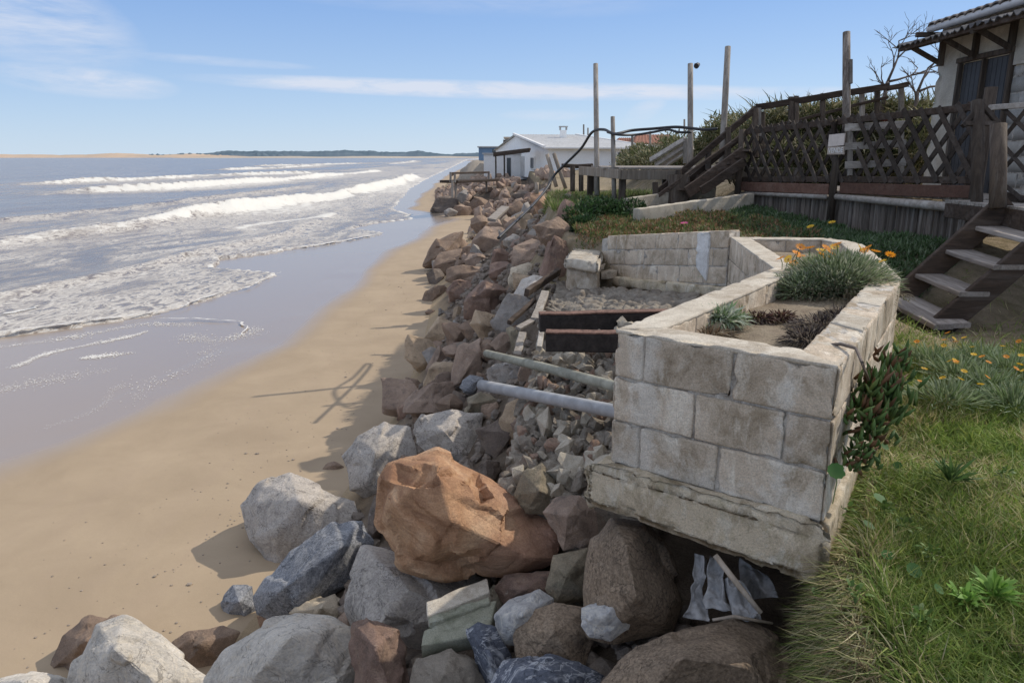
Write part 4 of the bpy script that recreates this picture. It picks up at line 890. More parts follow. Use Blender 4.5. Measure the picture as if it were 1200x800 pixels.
# cobbled lumps of poured concrete
def lumpsheet(name, quad, n, m, amp, freq, label, seed, thick=.25, mat='lump'):
    q = [np.array(p) for p in quad]; U, V = np.meshgrid(np.linspace(0, 1, n), np.linspace(0, 1, m)); U = U[..., None]; V = V[..., None]
    p = ((1 - V) * ((1 - U) * q[0] + U * q[1]) + V * ((1 - U) * q[3] + U * q[2])).reshape(-1, 3)
    nr = np.cross(q[1] - q[0], q[3] - q[0]); nr = nr / np.linalg.norm(nr); nr = nr if nr[2] > 0 else -nr
    # cell bumps
    rr = np.random.default_rng(seed); P = rr.uniform(0, 1, (freq, 2)); uv = np.stack([U.ravel(), V.ravel()], -1) + fbm(p * 3, 2, seed)[:, None] * .01
    asp = np.linalg.norm(q[1] - q[0]) / np.linalg.norm(q[3] - q[0])
    dd = ((uv[:, None, :] - P[None]) * np.array([asp, 1])) ; dd = np.sqrt((dd ** 2).sum(-1)); ds = np.sort(dd, 1); e = (ds[:, 1] - ds[:, 0]) * math.sqrt(freq / asp) 
    h = amp * (np.clip(e * 1.6, 0, 1) ** .5) + fbm(p * 5, 4, seed) * amp * .9 + fbm(p * 22, 3, seed + 2) * amp * .3
    v = p + nr * h[:, None]; nn = len(v); low = v.copy(); low = p - nr * thick
    f = [(j * n + i, j * n + i + 1, (j + 1) * n + i + 1, (j + 1) * n + i) for j in range(m - 1) for i in range(n - 1)]
    rim = [i for i in range(n)] + [j * n + n - 1 for j in range(1, m)] + [(m - 1) * n + i for i in range(n - 2, -1, -1)] + [j * n for j in range(m - 2, 0, -1)]
    f += [(rim[k], rim[k - 1], rim[k - 1] + nn, rim[k] + nn) for k in range(len(rim))]
    o = link(name, np.vstack([v, low]), f, M[mat], smooth=True); tag(o, label, 'concrete'); return o
lumpsheet('cobbled_concrete', (at(640, 367, 8.2), at(800, 372, 6.5), at(822, 348, 7.9), at(655, 333, 9.6)), 220, 70, .045, 110, 'grey cobble-like concrete apron below the sagging block wall', 5)
lumpsheet('lumpy_concrete', (at(585, 585, 4.9), at(745, 600, 4.3), at(800, 400, 5.6), at(640, 372, 7.6)), 150, 190, .055, 90, 'rough grey poured concrete with embedded stones left of the planter', 9, .4)
for i, (x, y, s, ck, lb) in enumerate(((690, 510, 16, 'gm', 'small grey cobble set in lumpy concrete near the planter edge'), (690, 488, 12, 'gm', 'upper small grey cobble beside the planter edge'), (672, 545, 15, 'rd', 'dark red brick-like stone set in the concrete by the footing'), (640, 500, 17, 'gm', 'grey cobble in the concrete below the pipe'), (650, 455, 12, 'pk', 'cobble embedded between the two pipes'), (655, 520, 14, 'dk', 'dark cobble embedded in the concrete'))):
    d = 4.6 + (600 - y) * .0095; v, fc, _c = rockmesh(rndpts(random.Random(60 + i), 9), 60 + i, .16, .03, 8, .15); c = at(x, y, d - .12); v = np.clip(v, -1.3, 1.3) * s / FPX * d; addrock(v + np.array(c), fc, M['rock'], CC[ck], lb, 'stone', name='stone')
def debris(seed, n, big, mat, label):
    from mathutils import Euler
    mb = MB(); r = random.Random(seed); q = [at(585, 585, 4.9), at(745, 600, 4.3), at(800, 400, 5.6), at(640, 372, 7.6)]
    for _ in range(n):
        u, v = r.random(), r.random(); p = q[0].lerp(q[1], u).lerp(q[3].lerp(q[2], u), v); me = BASE[r.randrange(14) * 2]; k = big * r.uniform(.02, .085) * (1.6 if r.random() < .12 else 1)
        Mx = np.array(Matrix.LocRotScale(p + Vector((0, 0, .05 + k * .2)), Euler([r.uniform(0, 6.3) for _ in range(3)]), (k, k * r.uniform(.6, 1), k * r.uniform(.4, .8)))); vv = np.array([w.co[:] for w in me.vertices]); mb.add(vv @ Mx[:3, :3].T + Mx[:3, 3], [tuple(f_.vertices) for f_ in me.polygons])
    o = build('broken_concrete_rubble', mb, mat, origin=(0, 0, 0)); stuff(o); o['label'] = label; o['category'] = 'rubble'
    return o
debris(31, 210, 1.0, M['lump'], 'dark broken concrete bits strewn over the slope left of the planter'); debris(47, 150, 1.5, M['kerb'], 'larger pale concrete chunks among the rubble left of the planter'); debris(53, 70, 1.3, M['rock'], 'brownish stones and brick bits among the rubble left of the planter').color = (.33, .22, .16, 1)
# ------------------------------------------------------------------ pipes, boards, loose debris near the planter
pp = [at(570, 414, 7.0), at(640, 431, 6.0), at(722, 453, 5.1)]; pp.append(pp[2] + (pp[2] - pp[1]) * .95); mb = MB(); tube(mb, pp, [.036, .039, .039, .039], 16, .85); tag(build('drain_pipe', mb, M['pvc_green'], smooth=True), 'thin mossy pipe jutting out from the planter, upper of the two', 'pipe')
pp = [at(564, 451, 6.2), at(640, 466, 5.5), at(722, 482, 4.85)]; pp.append(pp[2] + (pp[2] - pp[1]) * .85); mb = MB(); tube(mb, pp, [.046, .047, .047, .047], 18, .86); tag(build('drain_pipe', mb, M['pvc'], smooth=True), 'thick smooth grey pipe jutting out from the planter, lower of the two', 'pipe')
def board_at(name, p0, p1, w, h, mat, label, cat='plank', up=(0, 0, 1), jit=.003, edge=None):
    root = thing(name, label, cat, tuple(p0)); mb = MB(); beam(mb, p0, p1, w, h, up, 8, jit, .08); build('board', mb, mat, root)
    if edge:
        mb = MB(); d, s, u = frame(Vector(p1) - Vector(p0), up); o = u * (h / 2 + .008); beam(mb, Vector(p0) + o, Vector(p1) + o, w * 1.05, .014, up, 14, .003, .2); build('top_edge', mb, edge, root)
    return root
board_at('burnt_beam', at(632, 378, 6.3), at(846, 373, 6.48), .10, .145, M['tar'], 'long black burnt beam with a rusty upper edge behind the planter', 'beam', edge=M['rust'])
board_at('burnt_beam', at(640, 400, 5.8), at(850, 402, 5.65), .10, .145, M['tar'], 'shorter black burnt beam with an orange-brown edge, below the long one', 'beam', edge=M['rust'])
def loose(px0, py0, d0, px1, py1, d1, w, h, mat, label, name='loose_plank'):
    mb = MB(); beam(mb, at(px0, py0, d0), at(px1, py1, d1), w, h, (0, -.5, .8), 6, .004, .1); return tag(build(name, mb, M[mat]), label, 'plank')
loose(617, 343, 8.8, 655, 318, 9.6, .06, .10, 'dark_wood_x', 'black broken board slanting over the pale grey slab')
loose(627, 375, 7.8, 639, 343, 8.6, .09, .05, 'grey_wood_z', 'short grey board leaning at the left of the cobbled concrete')
loose(606, 418, 7.2, 612, 392, 7.6, .08, .06, 'grey_wood_z', 'upright light grey board stub above the pipes')
loose(597, 378, 8, 626, 352, 8.6, .05, .05, 'dark_wood_x', 'dark splintered board among the pale slabs')
loose(607, 385, 7.6, 640, 366, 8.0, .06, .03, 'grey_wood_x', 'thin grey lath lying under the long burnt beam end')
loose(632, 408, 6.6, 636, 378, 6.9, .05, .05, 'mortar', 'pale broken post stub left of the burnt beams')
loose(622, 277, 13.5, 667, 229, 15.5, .16, .06, 'grey_wood_x', 'long grey plank leaning down the rocks beside the dark bush')
loose(640, 262, 14, 668, 226, 15.7, .07, .05, 'dark_wood_x', 'narrow dark plank leaning behind the long grey one')
loose(576, 258, 26, 592, 243, 28, .3, .10, 'grey_wood_x', 'short grey board lying on the rocks left of the hose')
loose(646, 231, 16.5, 680, 237, 15.3, .1, .08, 'dark_wood_x', 'dark joist at the upper end of the leaning planks')
# concrete lintel and slab pieces in the foreground rubble
def slabpiece(p0, p1, p2, th, mat, label, seed, name='concrete_slab_piece'):
    """parallelogram slab: p0->p1 long edge, p0->p2 short edge, extruded away from the viewer"""
    p0, p1, p2 = map(Vector, (p0, p1, p2)); mb = MB(); e1 = p1 - p0; e2 = p2 - p0; n = e1.cross(e2).normalized() * th
    if n.y < 0: n = -n
    L, T, H = e1.length, e2.length, th
    t = MB(); rbox(t, ((0, 0), (L, 0), (L, T), (0, T)), 0, H, .03, .008, .006, 0, seed=seed); v = t.verts()
    v = np.array(p0) + v[:, 0:1] / L * np.array(e1) + v[:, 1:2] / T * np.array(e2) + v[:, 2:3] * np.array(n.normalized()); t.v = [v]
    return tag(build(name, t, M[mat], smooth=True), label, 'rubble')
slabpiece(at(500, 722, 4.10), at(574, 693, 4.25), at(499, 704, 4.22), .13, 'block_warm', 'white chalky lintel piece lying under the orange boulder', 1)
slabpiece(at(491, 757, 3.98), at(572, 742, 4.02), at(505, 716, 4.16), .12, 'green_slab', 'greenish concrete slab piece below the white lintel piece', 2)
slabpiece(at(501, 731, 4.06), at(574, 706, 4.16), at(501, 722, 4.11), .10, 'green_slab', 'lower half of the broken lintel, greenish grey', 3)
# plastic sheet and stick under the planter
def sheet(pts, label, seed, n=26):
    q = [np.array(p) for p in pts]; U, V = np.meshgrid(np.linspace(0, 1, n), np.linspace(0, 1, n)); U = U[..., None]; V = V[..., None]
    p = ((1 - V) * ((1 - U) * q[0] + U * q[1]) + V * ((1 - U) * q[3] + U * q[2])).reshape(-1, 3); nr = np.cross(q[1] - q[0], q[3] - q[0]); nr /= np.linalg.norm(nr)
    h = (1 - np.abs(vnoise(p * np.array([22, 13, 7]), seed))) * .09 + fbm(p * 20, 3, seed) * .05; p = p + np.stack([fbm(p * 9, 2, seed + 1), fbm(p * 9, 2, seed + 2), fbm(p * 9, 2, seed + 3)], -1) * .05
    v = p + nr * h[:, None]; f = [(j * n + i, j * n + i + 1, (j + 1) * n + i + 1, (j + 1) * n + i) for j in range(n - 1) for i in range(n - 1)]
    o = link('plastic_sheet', v, f, M['bag'], smooth=True); m_ = o.modifiers.new('thickness', 'SOLIDIFY'); m_.thickness = .003; tag(o, label, 'plastic sheet')
sheet((at(803, 722, 3.42), at(826, 728, 3.4), at(824, 655, 3.5), at(812, 648, 3.52)), 'narrow crumpled plastic strip hanging under the planter footing, left one', 3)
sheet((at(832, 726, 3.36), at(858, 722, 3.34), at(846, 668, 3.46), at(832, 652, 3.5)), 'crumpled whitish plastic strip beside the leaning stick', 5)
sheet((at(852, 728, 3.28), at(892, 726, 3.26), at(872, 700, 3.36), at(848, 690, 3.4)), 'low heap of dirty plastic sheet at the foot of the stick', 7)
sheet((at(868, 690, 3.5), at(905, 700, 3.45), at(900, 668, 3.5), at(872, 660, 3.52)), 'dark scrap of plastic caught under the footing at the right', 9)
mb = MB(); tube(mb, [at(838, 650, 3.2), at(865, 685, 3.15), at(892, 718, 3.1)], [.012, .013, .010], 8); tag(build('stick', mb, M['pole_wood'], smooth=True), 'thin bare stick leaning under the planter', 'stick')
mb = MB(); tube(mb, [at(905, 730, 3.15), at(860, 722, 3.1), at(835, 726, 3.12)], [.006, .008, .006], 6); tag(build('stick', mb, M['pole_wood'], smooth=True), 'short twig lying across the foot of the plastic sheet', 'stick')
# ------------------------------------------------------------------ low kerb walls
def kerb(p, q, w, z0, z1, label, seed):
    p = np.array(p[:2]); q = np.array(q[:2]); d = (q - p) / np.linalg.norm(q - p); n = np.array([-d[1], d[0]]); mb = MB()
    rbox(mb, (p, q, q + n * w, p + n * w), z0, z1, .08, .015, .006, 0, seed=seed); tag(build('low_wall', mb, M['kerb'], smooth=True), label, 'wall')
kerb(at(749, 245, 11), at(885, 225, 12.3), .14, (2.95, 2.95), (3.25, 3.42), 'front one of two low concrete kerb walls among the ground cover', 4)
kerb(at(736, 238, 12), at(840, 219, 13.2), .12, (3.0, 3.0), (3.35, 3.50), 'rear one of two low concrete kerb walls, partly overgrown', 5)
# ------------------------------------------------------------------ lattice fence and log wall
FR = at(1146, 208, 8.7); FL = at(871, 208, 12.8); FD = (FL - FR); FLn = FD.length; FDn = FD.normalized(); FN = Vector((-FDn.y, FDn.x, 0)); FN = FN if FN.x < 0 else -FN
fence = thing('lattice_fence', 'dark brown diamond lattice fence on the deck edge carrying the sale sign', 'fence', tuple(FR + Vector((0, 0, -.2))))
def FP(s, h, out=0.0): return FR + FDn * s + Vector((0, 0, h)) + FN * out
HL = .80
for h, nm in ((-.03, 'bottom_rail'), (HL - .02, 'top_rail')):
    mb = MB(); beam(mb, FP(-.02, h + (0.03 if h > .1 else 0)), FP(FLn, h - (.02 if h > .1 else 0)), .045, .085, (0, 0, 1), 10, .004); build(nm, mb, M['dark_wood_x'], fence)
step = .262; k = -4
while k * step < FLn:
    for sgn, out in ((1, .028), (-1, -.028)):
        s0 = k * step; s1 = s0 + HL * .82; h0, h1 = -.07, HL + .05
        if sgn < 0: a, b = (s1, h0), (s0, h1)
        else: a, b = (s0, h0), (s1, h1)
        def clip(a, b):
            (sa, ha), (sb, hb) = a, b; m = (hb - ha) / (sb - sa)
            def cl(s, h):
                if s < 0: return (0, h + (0 - s) * m)
                if s > FLn: return (FLn, h + (FLn - s) * m)
                return (s, h)
            return cl(sa, ha), cl(sb, hb)
        if max(a[0], b[0]) <= .06 or min(a[0], b[0]) >= FLn - .06: continue
        a, b = clip(a, b)
        j = random.uniform(-.02, .02); mb = MB(); beam(mb, FP(a[0], a[1] + j, out), FP(b[0], b[1] + j, out), .062, .024, FN[:], 4, .003)
        build('lattice_slat', mb, M['dark_wood_d'], fence)
    k += 1
for s, top, bot, w in ((-.06, 1.0, -.75, .13), (FLn * .50, .80, -.62, .10), (FLn + .03, .80, -.62, .11)):
    mb = MB(); tube(mb, [FP(s, bot, .07), FP(s, .2, .07), FP(s + (.14 if 1 < s < 3.5 else .01), top, .06)], [w * .55, w * .52, w * .5], 10); build('post', mb, M['dark_wood_z'], fence, smooth=True)
# lattice wing to the right of the stair head
wing = thing('side_fence', 'dark lattice panel to the right of the stair head against the house', 'fence', (5.9, 7.6, 3.5))
for a, b in (((1174, 125), (1215, 165)), ((1174, 165), (1215, 112)), ((1174, 200), (1215, 158)), ((1174, 168), (1215, 215)), ((1174, 215), (1200, 235))):
    mb = MB(); beam(mb, at(*a, 8.3), at(*b, 7.9), .045, .03, (-.5, -.8, 0), 3, .003); build('lattice_slat', mb, M['dark_wood_d'], wing)
mb = MB(); beam(mb, at(1160, 126, 8.4), at(1215, 122, 7.9), .045, .06, (0, 0, 1), 3, .003); build('top_rail', mb, M['grey_wood_x'], wing)
mb = MB(); beam(mb, at(1172, 228, 8.3), at(1215, 238, 7.9), .045, .09, (0, 0, 1), 3, .003); build('bottom_rail', mb, M['dark_wood_x'], wing)
# sign
sg = thing('sale_sign', 'pale board sign on the lattice with VENDE in white letters', 'sign', tuple(FP(FLn * .48, .3, .1)))
d0 = 10.7
sd_c = FP(FLn * .49, .44, .12)
def signpt(u, h, o=0): return sd_c + FDn * (-u) + Vector((0, 0, h)) + FN * o
def signboard(name, u0, u1, h0, h1, mat, th=.018, tilt=0):
    mb = MB(); vs = [signpt(u, h + tilt * u, o) for o in (0, th) for (u, h) in ((u0, h0), (u1, h0), (u1, h1), (u0, h1))]
    mb.add(vs, [(3, 2, 1, 0), (4, 5, 6, 7), (0, 1, 5, 4), (1, 2, 6, 5), (2, 3, 7, 6), (3, 0, 4, 7)]); return build(name, mb, M[mat], sg)
signboard('upper_board', -.16, .14, .0, .165, 'sign_board', .018, .02); signboard('lower_board', -.16, .165, -.118, -.010, 'sign_wood', .02, -.02)
tcu = bpy.data.curves.new('lettering', 'FONT'); tcu.body = 'VENDE'; tcu.size = .135; tcu.extrude = .001; tcu.align_x = 'CENTER'; tcu.align_y = 'CENTER'; tcu.offset = .002
to = bpy.data.objects.new('lettering', tcu); COL.objects.link(to); bpy.context.view_layer.update()
dg = bpy.context.evaluated_depsgraph_get(); tme = bpy.data.meshes.new_from_object(to.evaluated_get(dg)); bpy.data.objects.remove(to)
tv = np.array([v.co[:] for v in tme.vertices]); tf = [tuple(p.vertices) for p in tme.polygons]; sc_ = .29 / (tv[:, 0].max() - tv[:, 0].min())
wv = [signpt(x * sc_ + .003, y * .72 - .064, .0235 + z) for x, y, z in tv]; link('lettering', wv, tf, M['white_letter'], sg)
# log retaining wall below the fence
lw = thing('log_retaining_wall', 'weathered upright split-log wall below the lattice fence', 'retaining wall', (4.8, 10.8, 2.9))
s = .0; i = 0
while s < FLn - .05:
    w = random.uniform(.065, .13); p = FP(s + w / 2, 0, -.02); top = -.30 + random.uniform(-.015, .015); zb = float(terr(p.x, p.y)) - .1
    mb = MB(); r_ = w / 2; n = 9; vs = []; fs = []
    for kz, zz_ in enumerate((zb, (zb + FR.z + top) / 2, FR.z + top)):
        for j in range(n):
            a = math.pi * j / (n - 1); rj = r_ * random.uniform(.88, 1.06); q = p + FDn * (-math.cos(a) * rj) + FN * (math.sin(a) * rj * .8) + FN * random.uniform(-.004, .004); vs.append((q.x, q.y, zz_))
    for kz in range(2):
        for j in range(n - 1): fs.append((kz * n + j, kz * n + j + 1, (kz + 1) * n + j + 1, (kz + 1) * n + j))
        fs.append((kz * n + n - 1, kz * n, (kz + 1) * n, (kz + 1) * n + n - 1))
    fs.append(tuple(2 * n + j for j in range(n))); mb.add(vs, fs); build('log', mb, M['log'], lw); s += w + random.uniform(0, .012); i += 1
for a, b in ((.0, FLn * .48), (FLn * .52, FLn)):
    mb = MB(); beam(mb, FP(a + .02, -.17, .03), FP(b - .02, -.17 + .02, .03), .05, .15, (0, 0, 1), 8, .003); build('cap_board', mb, M['red_wood'], lw)
mb = MB(); tube(mb, [FP(-.02, -.36, .09), FP(.7, -.33, .09), FP(FLn * .48, -.27, .085)], [.062, .055, .04], 10); build('rail_pole', mb, M['grey_wood_x'], lw, smooth=True)
mb = MB(); tube(mb, [FP(FLn * .52, -.28, .08), FP(FLn * .98, -.265, .08)], [.035, .03], 10); build('rail_pole', mb, M['grey_wood_x'], lw, smooth=True)
# deck behind the fence
dk = thing('wooden_deck', 'weathered plank deck in front of the beach house behind the lattice', 'deck', (6, 9, 3.45))
yy = 6.2
while yy < 13:
    x0 = 5.02 + max(0, 0) if yy < 8.6 else FR.x + (yy - FR.y) / (FL.y - FR.y) * (FL.x - FR.x) + .03
    mb = MB(); beam(mb, (x0, yy + .07, 3.5), (6.49 if yy < 11.5 else 8, yy + .07, 3.5), .13, .035, (0, 0, 1), 3, .002); build('deck_board', mb, M['grey_wood_x'], dk); yy += .14
mb = MB(); beam(mb, (5.04, 6.2, 3.40), (5.04, 8.7, 3.40), .05, .16, (0, 0, 1), 3, .002); build('edge_beam', mb, M['dark_wood_x'], dk)
# ------------------------------------------------------------------ wooden stairs
st = thing('wooden_stairs', 'weathered open-riser wooden stairs leading up to the deck', 'stairs', (4.4, 7, 2.5))
yF, yN = 7.65, 6.88
for y_, (xa, za, xb, zb) in ((yF, (4.02, 2.52, 5.06, 3.56)), (yN, (3.98, 2.32, 5.06, 3.38))):
    mb = MB(); beam(mb, (xa, y_, za), (xb, y_, zb), .06, .24, (0, 0, 1), 4, .003); build('stringer', mb, M['dark_wood_x'], st)
for i, (x_, z_) in enumerate(((4.33, 2.80), (4.61, 3.05), (4.88, 3.29))):
    mb = MB(); beam(mb, (x_, yF - .03, z_), (x_ + .01, yN - .04, z_ - .05), .29, .045, (0, 0, 1), 4, .003, .15); build('tread', mb, M['grey_wood_y'], st)
mb = MB(); beam(mb, (4.08, yF - .05, 2.56), (4.12, yN - .16, 2.475), .32, .05, (0, 0, 1), 4, .003); build('tread', mb, M['grey_wood_y'], st)
mb = MB(); beam(mb, (5.03, yF + .02, 3.40), (5.06, yN, 3.38), .05, .2, (0, 0, 1), 3, .002); build('riser', mb, M['dark_wood_x'], st)
mb = MB(); beam(mb, (3.92, yF - .25, 2.56), (4.0, yN - .2, 2.47), .20, .05, (0, 0, 1), 4, .003); tag(build('loose_plank', mb, M['grey_wood_y']), 'grey plank lying on the ground at the foot of the stairs', 'plank')
for x, ytop, ybot, d, w, nm in ((1169, 146, 244, 7.45, .15, 'thick brown gate post at the head of the stairs'), (1144, 118, 290, 8.15, .12, 'tall split post where the lattice fence ends')):
    mb = MB(); tube(mb, [at(x, ybot, d), at(x + 1, (ybot + ytop) / 2, d), at(x + 1, ytop, d)], [w * .52, w * .5, w * .5], 10); tag(build('gate_post', mb, M['dark_wood_z'], smooth=True), nm, 'post')
gb = thing('gate_brace', 'dark triangular timber brace on top of the fence end post', 'brace', tuple(at(1150, 145, 8.2)))
for a, b in (((1128, 148), (1150, 122)), ((1150, 122), (1172, 148)), ((1130, 145), (1172, 145)), ((1150, 118), (1150, 190))):
    mb = MB(); beam(mb, at(*a, 8.15), at(*b, 8.15), .05, .05, (0, -1, .2), 2, .002); build('brace_bar', mb, M['dark_wood_d'], gb)
# ------------------------------------------------------------------ beach house, upper right
hs = thing('beach_house', 'rough cream house with grey double door and brown bracketed awning', 'house', (8, 9, 3.4))
HX = 6.5
def wallpanel(name, x, y0, y1, z0, z1, mat, th=.2):
    mb = MB(); rbox(mb, ((x, y1), (x, y0), (x + th, y0), (x + th, y1)), z0, z1, .09, .01, .012, 0, seed=int(y0 * 10)); return build(name, mb, M[mat], hs, smooth=True)
wallpanel('wall', HX, 11.42, 11.98, 3.40, 6.0, 'render_wall'); wallpanel('wall', HX, 10.2, 11.42, 5.38, 5.999, 'render_wall'); wallpanel('wall', HX, 9.2, 10.2, 5.15, 5.998, 'render_wall')
mb = MB(); box(mb, HX + .19, 11, 11.75, 11.96, 3.4, 5.85); build('side_wall', mb, M['render_wall'], hs)
mb = MB(); box(mb, HX + .22, 11, 9.25, 9.45, 3.4, 5.85); build('side_wall', mb, M['render_wall'], hs)
c = 0; z_ = 3.40
while z_ < 5.14:
    y_ = 9.2 - (.2 if c % 2 else 0)
    while y_ < 10.16:
        y2 = min(y_ + .4, 10.2); mb = MB(); rbox(mb, ((HX + .02, y2), (HX + .02, y_), (HX + .18, y_), (HX + .18, y2)), z_, min(z_ + .2, 5.15), .1, .008, .004, .012, seed=c * 9 + int(y_ * 3)); build('concrete_block', mb, M['bare_block'], hs, smooth=True); y_ += .4
    z_ += .2; c += 1
mb = MB(); box(mb, HX + .03, HX + .17, 9.1, 10.19, 3.41, 5.14); build('wall_mortar', mb, M['mortar'], hs)
for y0 in (10.27, 10.84):
    dr = None
    mb = MB(); box(mb, HX + .06, HX + .10, y0, y0 + .52, 3.42, 5.31); dr = build('door', mb, M['door_paint'], hs)
    for kx in range(5):
        mb = MB(); beam(mb, (HX + .05, y0 + .052 + kx * .104, 3.44), (HX + .05, y0 + .052 + kx * .104, 5.29), .02, .094, (0, 1, 0), 2, 0, .2); build('door_board', mb, M['door_paint'], dr)
mb = MB(); beam(mb, (HX + .01, 10.18, 5.35), (HX + .01, 11.45, 5.35), .08, .07, (0, 0, 1), 2, .002); beam(mb, (HX + .01, 10.815, 3.4), (HX + .01, 10.815, 5.31), .07, .04, (0, 1, 0), 2, .001); beam(mb, (HX + .01, 11.39, 3.4), (HX + .01, 11.39, 5.31), .07, .05, (0, 1, 0), 2, .001); beam(mb, (HX + .01, 10.23, 3.4), (HX + .01, 10.23, 5.31), .07, .05, (0, 1, 0), 2, .001); build('door_frame', mb, M['dark_wood_z'], hs)
# awning: purlin, corrugated sheet, brackets
aw = []
mb = MB(); ns = 110; vs = []
for t_, x, z in ((0, HX, 5.78), (1, 5.88, 5.63)):
    for i in range(ns + 1):
        y = 9.0 + (12.2 - 9.0) * i / ns; vs.append((x, y, z + .02 * math.sin(y * 2 * math.pi / .15) + (random.uniform(-.02, .02) if t_ else 0)))
n_ = ns + 1; vs += [(x, y, z - .012) for x, y, z in vs]; fs = []
for i in range(ns): fs += [(i, i + 1, n_ + i + 1, n_ + i), (2 * n_ + i + 1, 2 * n_ + i, 3 * n_ + i, 3 * n_ + i + 1), (n_ + i, n_ + i + 1, 3 * n_ + i + 1, 3 * n_ + i)]
mb.add(vs, fs); build('awning_sheet', mb, M['corrugated'], hs)
mb = MB(); beam(mb, (5.95, 9.0, 5.60), (5.95, 12.1, 5.60), .05, .07, (0, 0, 1), 6, .003); build('awning_purlin', mb, M['dark_wood_x'], hs)
for y in (10.22, 11.0, 11.85):
    mb = MB(); beam(mb, (HX - .035, y, 5.33), (HX - .035, y, 5.73), .08, .07, (0, 1, 0), 2, .002); beam(mb, (HX - .05, y, 5.37), (6.02, y, 5.59), .07, .06, (0, 0, 1), 2, .002); beam(mb, (HX - .05, y, 5.70), (5.92, y, 5.56), .07, .05, (0, 0, 1), 2, .002); build('bracket', mb, M['dark_wood_z'], hs)
mb = MB(); tube(mb, [(6.36, 9.0, 5.89), (6.36, 10.5, 5.885), (6.36, 12.08, 5.88)], .055, 12); build('gutter', mb, M['gutter'], hs, smooth=True)
mb = MB(); beam(mb, (6.15, 12.05, 5.80), (6.9, 12.05, 5.80), .06, .07, (0, 0, 1), 2); build('rafter_end', mb, M['dark_wood_x'], hs)
for i in range(16):
    y = 9.0 + i * .19; mb = MB(); r_ = .075; vs = []; fs = []
    for kx, (x, z) in enumerate(((6.30, 5.945), (9.0, 6.5))):
        for j in range(7): a = math.pi * j / 6; vs.append((x, y + .095 - math.cos(a) * .09, z + math.sin(a) * .045 - .02))
    fs = [(j, j + 1, 8 + j, 7 + j) for j in range(6)]; vs += [(x, y_, z - .02) for x, y_, z in vs]; fs += [(14 + j + 1, 14 + j, 21 + j, 21 + j + 1) for j in range(6)] + [(j, 14 + j, 14 + j + 1, j + 1) for j in range(6)]
    mb.add(vs, fs); build('roof_tile_row', mb, M['tile_roof'], hs)
# ------------------------------------------------------------------ posts, hose, platform and back stairs
def pole(x, ytop, ybot, d, w, label, lean=0, name='wooden_pole', mat='grey_wood_z', extra=None):
    b0 = at(x + lean, ybot, d); p1 = at(x, ytop, d); dz = b0 - p1; b0 = b0 + dz.normalized() * .35
    root = thing(name, label, 'post', tuple(b0)); mb = MB(); tube(mb, [b0, b0.lerp(p1, .33), b0.lerp(p1, .66), p1], [w * .53, w * .51, w * .5, w * .47], 12); build('shaft', mb, M[mat], root, smooth=True); return root
pole(698, 75, 208, 14.5, .10, 'tall grey pole, leftmost of the tall poles, where the hose bends down', 1.5)
pole(718, 137, 220, 13.6, .085, 'shorter grey pole with a reddish lower part at the platform corner', 1.5)
p3 = pole(809, 75, 186, 13.6, .105, 'tall grey pole with a small black lamp at its top', 0)
c = at(814, 76, 13.5); mb = MB(); tube(mb, [c + Vector((0, 0, .0)), c + Vector((.06, 0, .02))], [.02, .02], 8); tube(mb, [c + Vector((.02, -.05, -.03)), c + Vector((.08, .03, .01))], [.05, .03], 10); build('lamp_head', mb, M['hose'], p3)
pole(853, 55, 190, 13.2, .11, 'tall grey pole leaning to the right, rightmost over the platform', -7)
p5 = pole(992, 38, 150, 11.6, .12, 'thick square-topped pole standing behind the lattice fence', 0, mat='log')
mb = MB(); beam(mb, at(997, 70, 11.55), at(997, 98, 11.55), .05, .04, (0, 1, 0), 2); build('side_batten', mb, M['grey_wood_z'], p5)
def hose(pts, r, label):
    P_ = [at(*p) for p in pts]; out = []
    for i in range(len(P_) - 1):
        a = P_[max(i - 1, 0)]; b = P_[i]; c = P_[i + 1]; d = P_[min(i + 2, len(P_) - 1)]
        for k in range(6):
            t = k / 6; out.append(.5 * ((2 * b) + (c - a) * t + (2 * a - 5 * b + 4 * c - d) * t * t + (3 * b - a - 3 * c + d) * t ** 3))
    out.append(P_[-1]); mb = MB(); tube(mb, out, r, 8); tag(build('black_hose', mb, M['hose'], smooth=True), label, 'hose')
hose([(841, 151, 13.1), (825, 152, 13.2), (806, 150, 13.4), (790, 149, 13.5), (765, 151, 13.7), (740, 153, 13.7), (720, 157, 13.5), (708, 152, 13.9), (694, 155, 14.4), (681, 174, 15), (663, 192, 15.5), (650, 205, 15.8), (640, 222, 15.5), (622, 243, 14.2), (600, 264, 12.9), (584, 279, 12.2)], .026, 'long black hose strung along the poles and slanting down over the rocks')
hose([(810, 155, 13.4), (795, 155, 13.4), (782, 152, 13.5), (765, 155, 13.6), (745, 158, 13.6), (725, 158, 13.4), (712, 155, 13.7)], .022, 'second black hose loop hanging just under the long one')
pf = thing('wooden_platform', 'raised weathered plank platform among the tall poles', 'platform', (3.0, 14.8, 3.2))
for i in range(16):
    y = 13.6 + i * .16; mb = MB(); xl = 1.72 + (.55 if False else 0) - (y - 13.6) * .02; beam(mb, (xl + .3 * (1 if i < 4 else 0) * (4 - i) / 4, y, 3.80), (5.2, y, 3.80), .15, .035, (0, 0, 1), 4, .002); build('deck_board', mb, M['grey_wood_x'], pf)
mb = MB(); beam(mb, (1.95, 13.52, 3.69), (5.2, 13.52, 3.69), .05, .17, (0, 0, 1), 6, .003); build('edge_beam', mb, M['pole_wood'], pf)
mb = MB(); beam(mb, (1.92, 13.52, 3.70), (1.42, 15.9, 3.72), .05, .17, (0, 0, 1), 6, .003); build('edge_beam', mb, M['pole_wood'], pf)
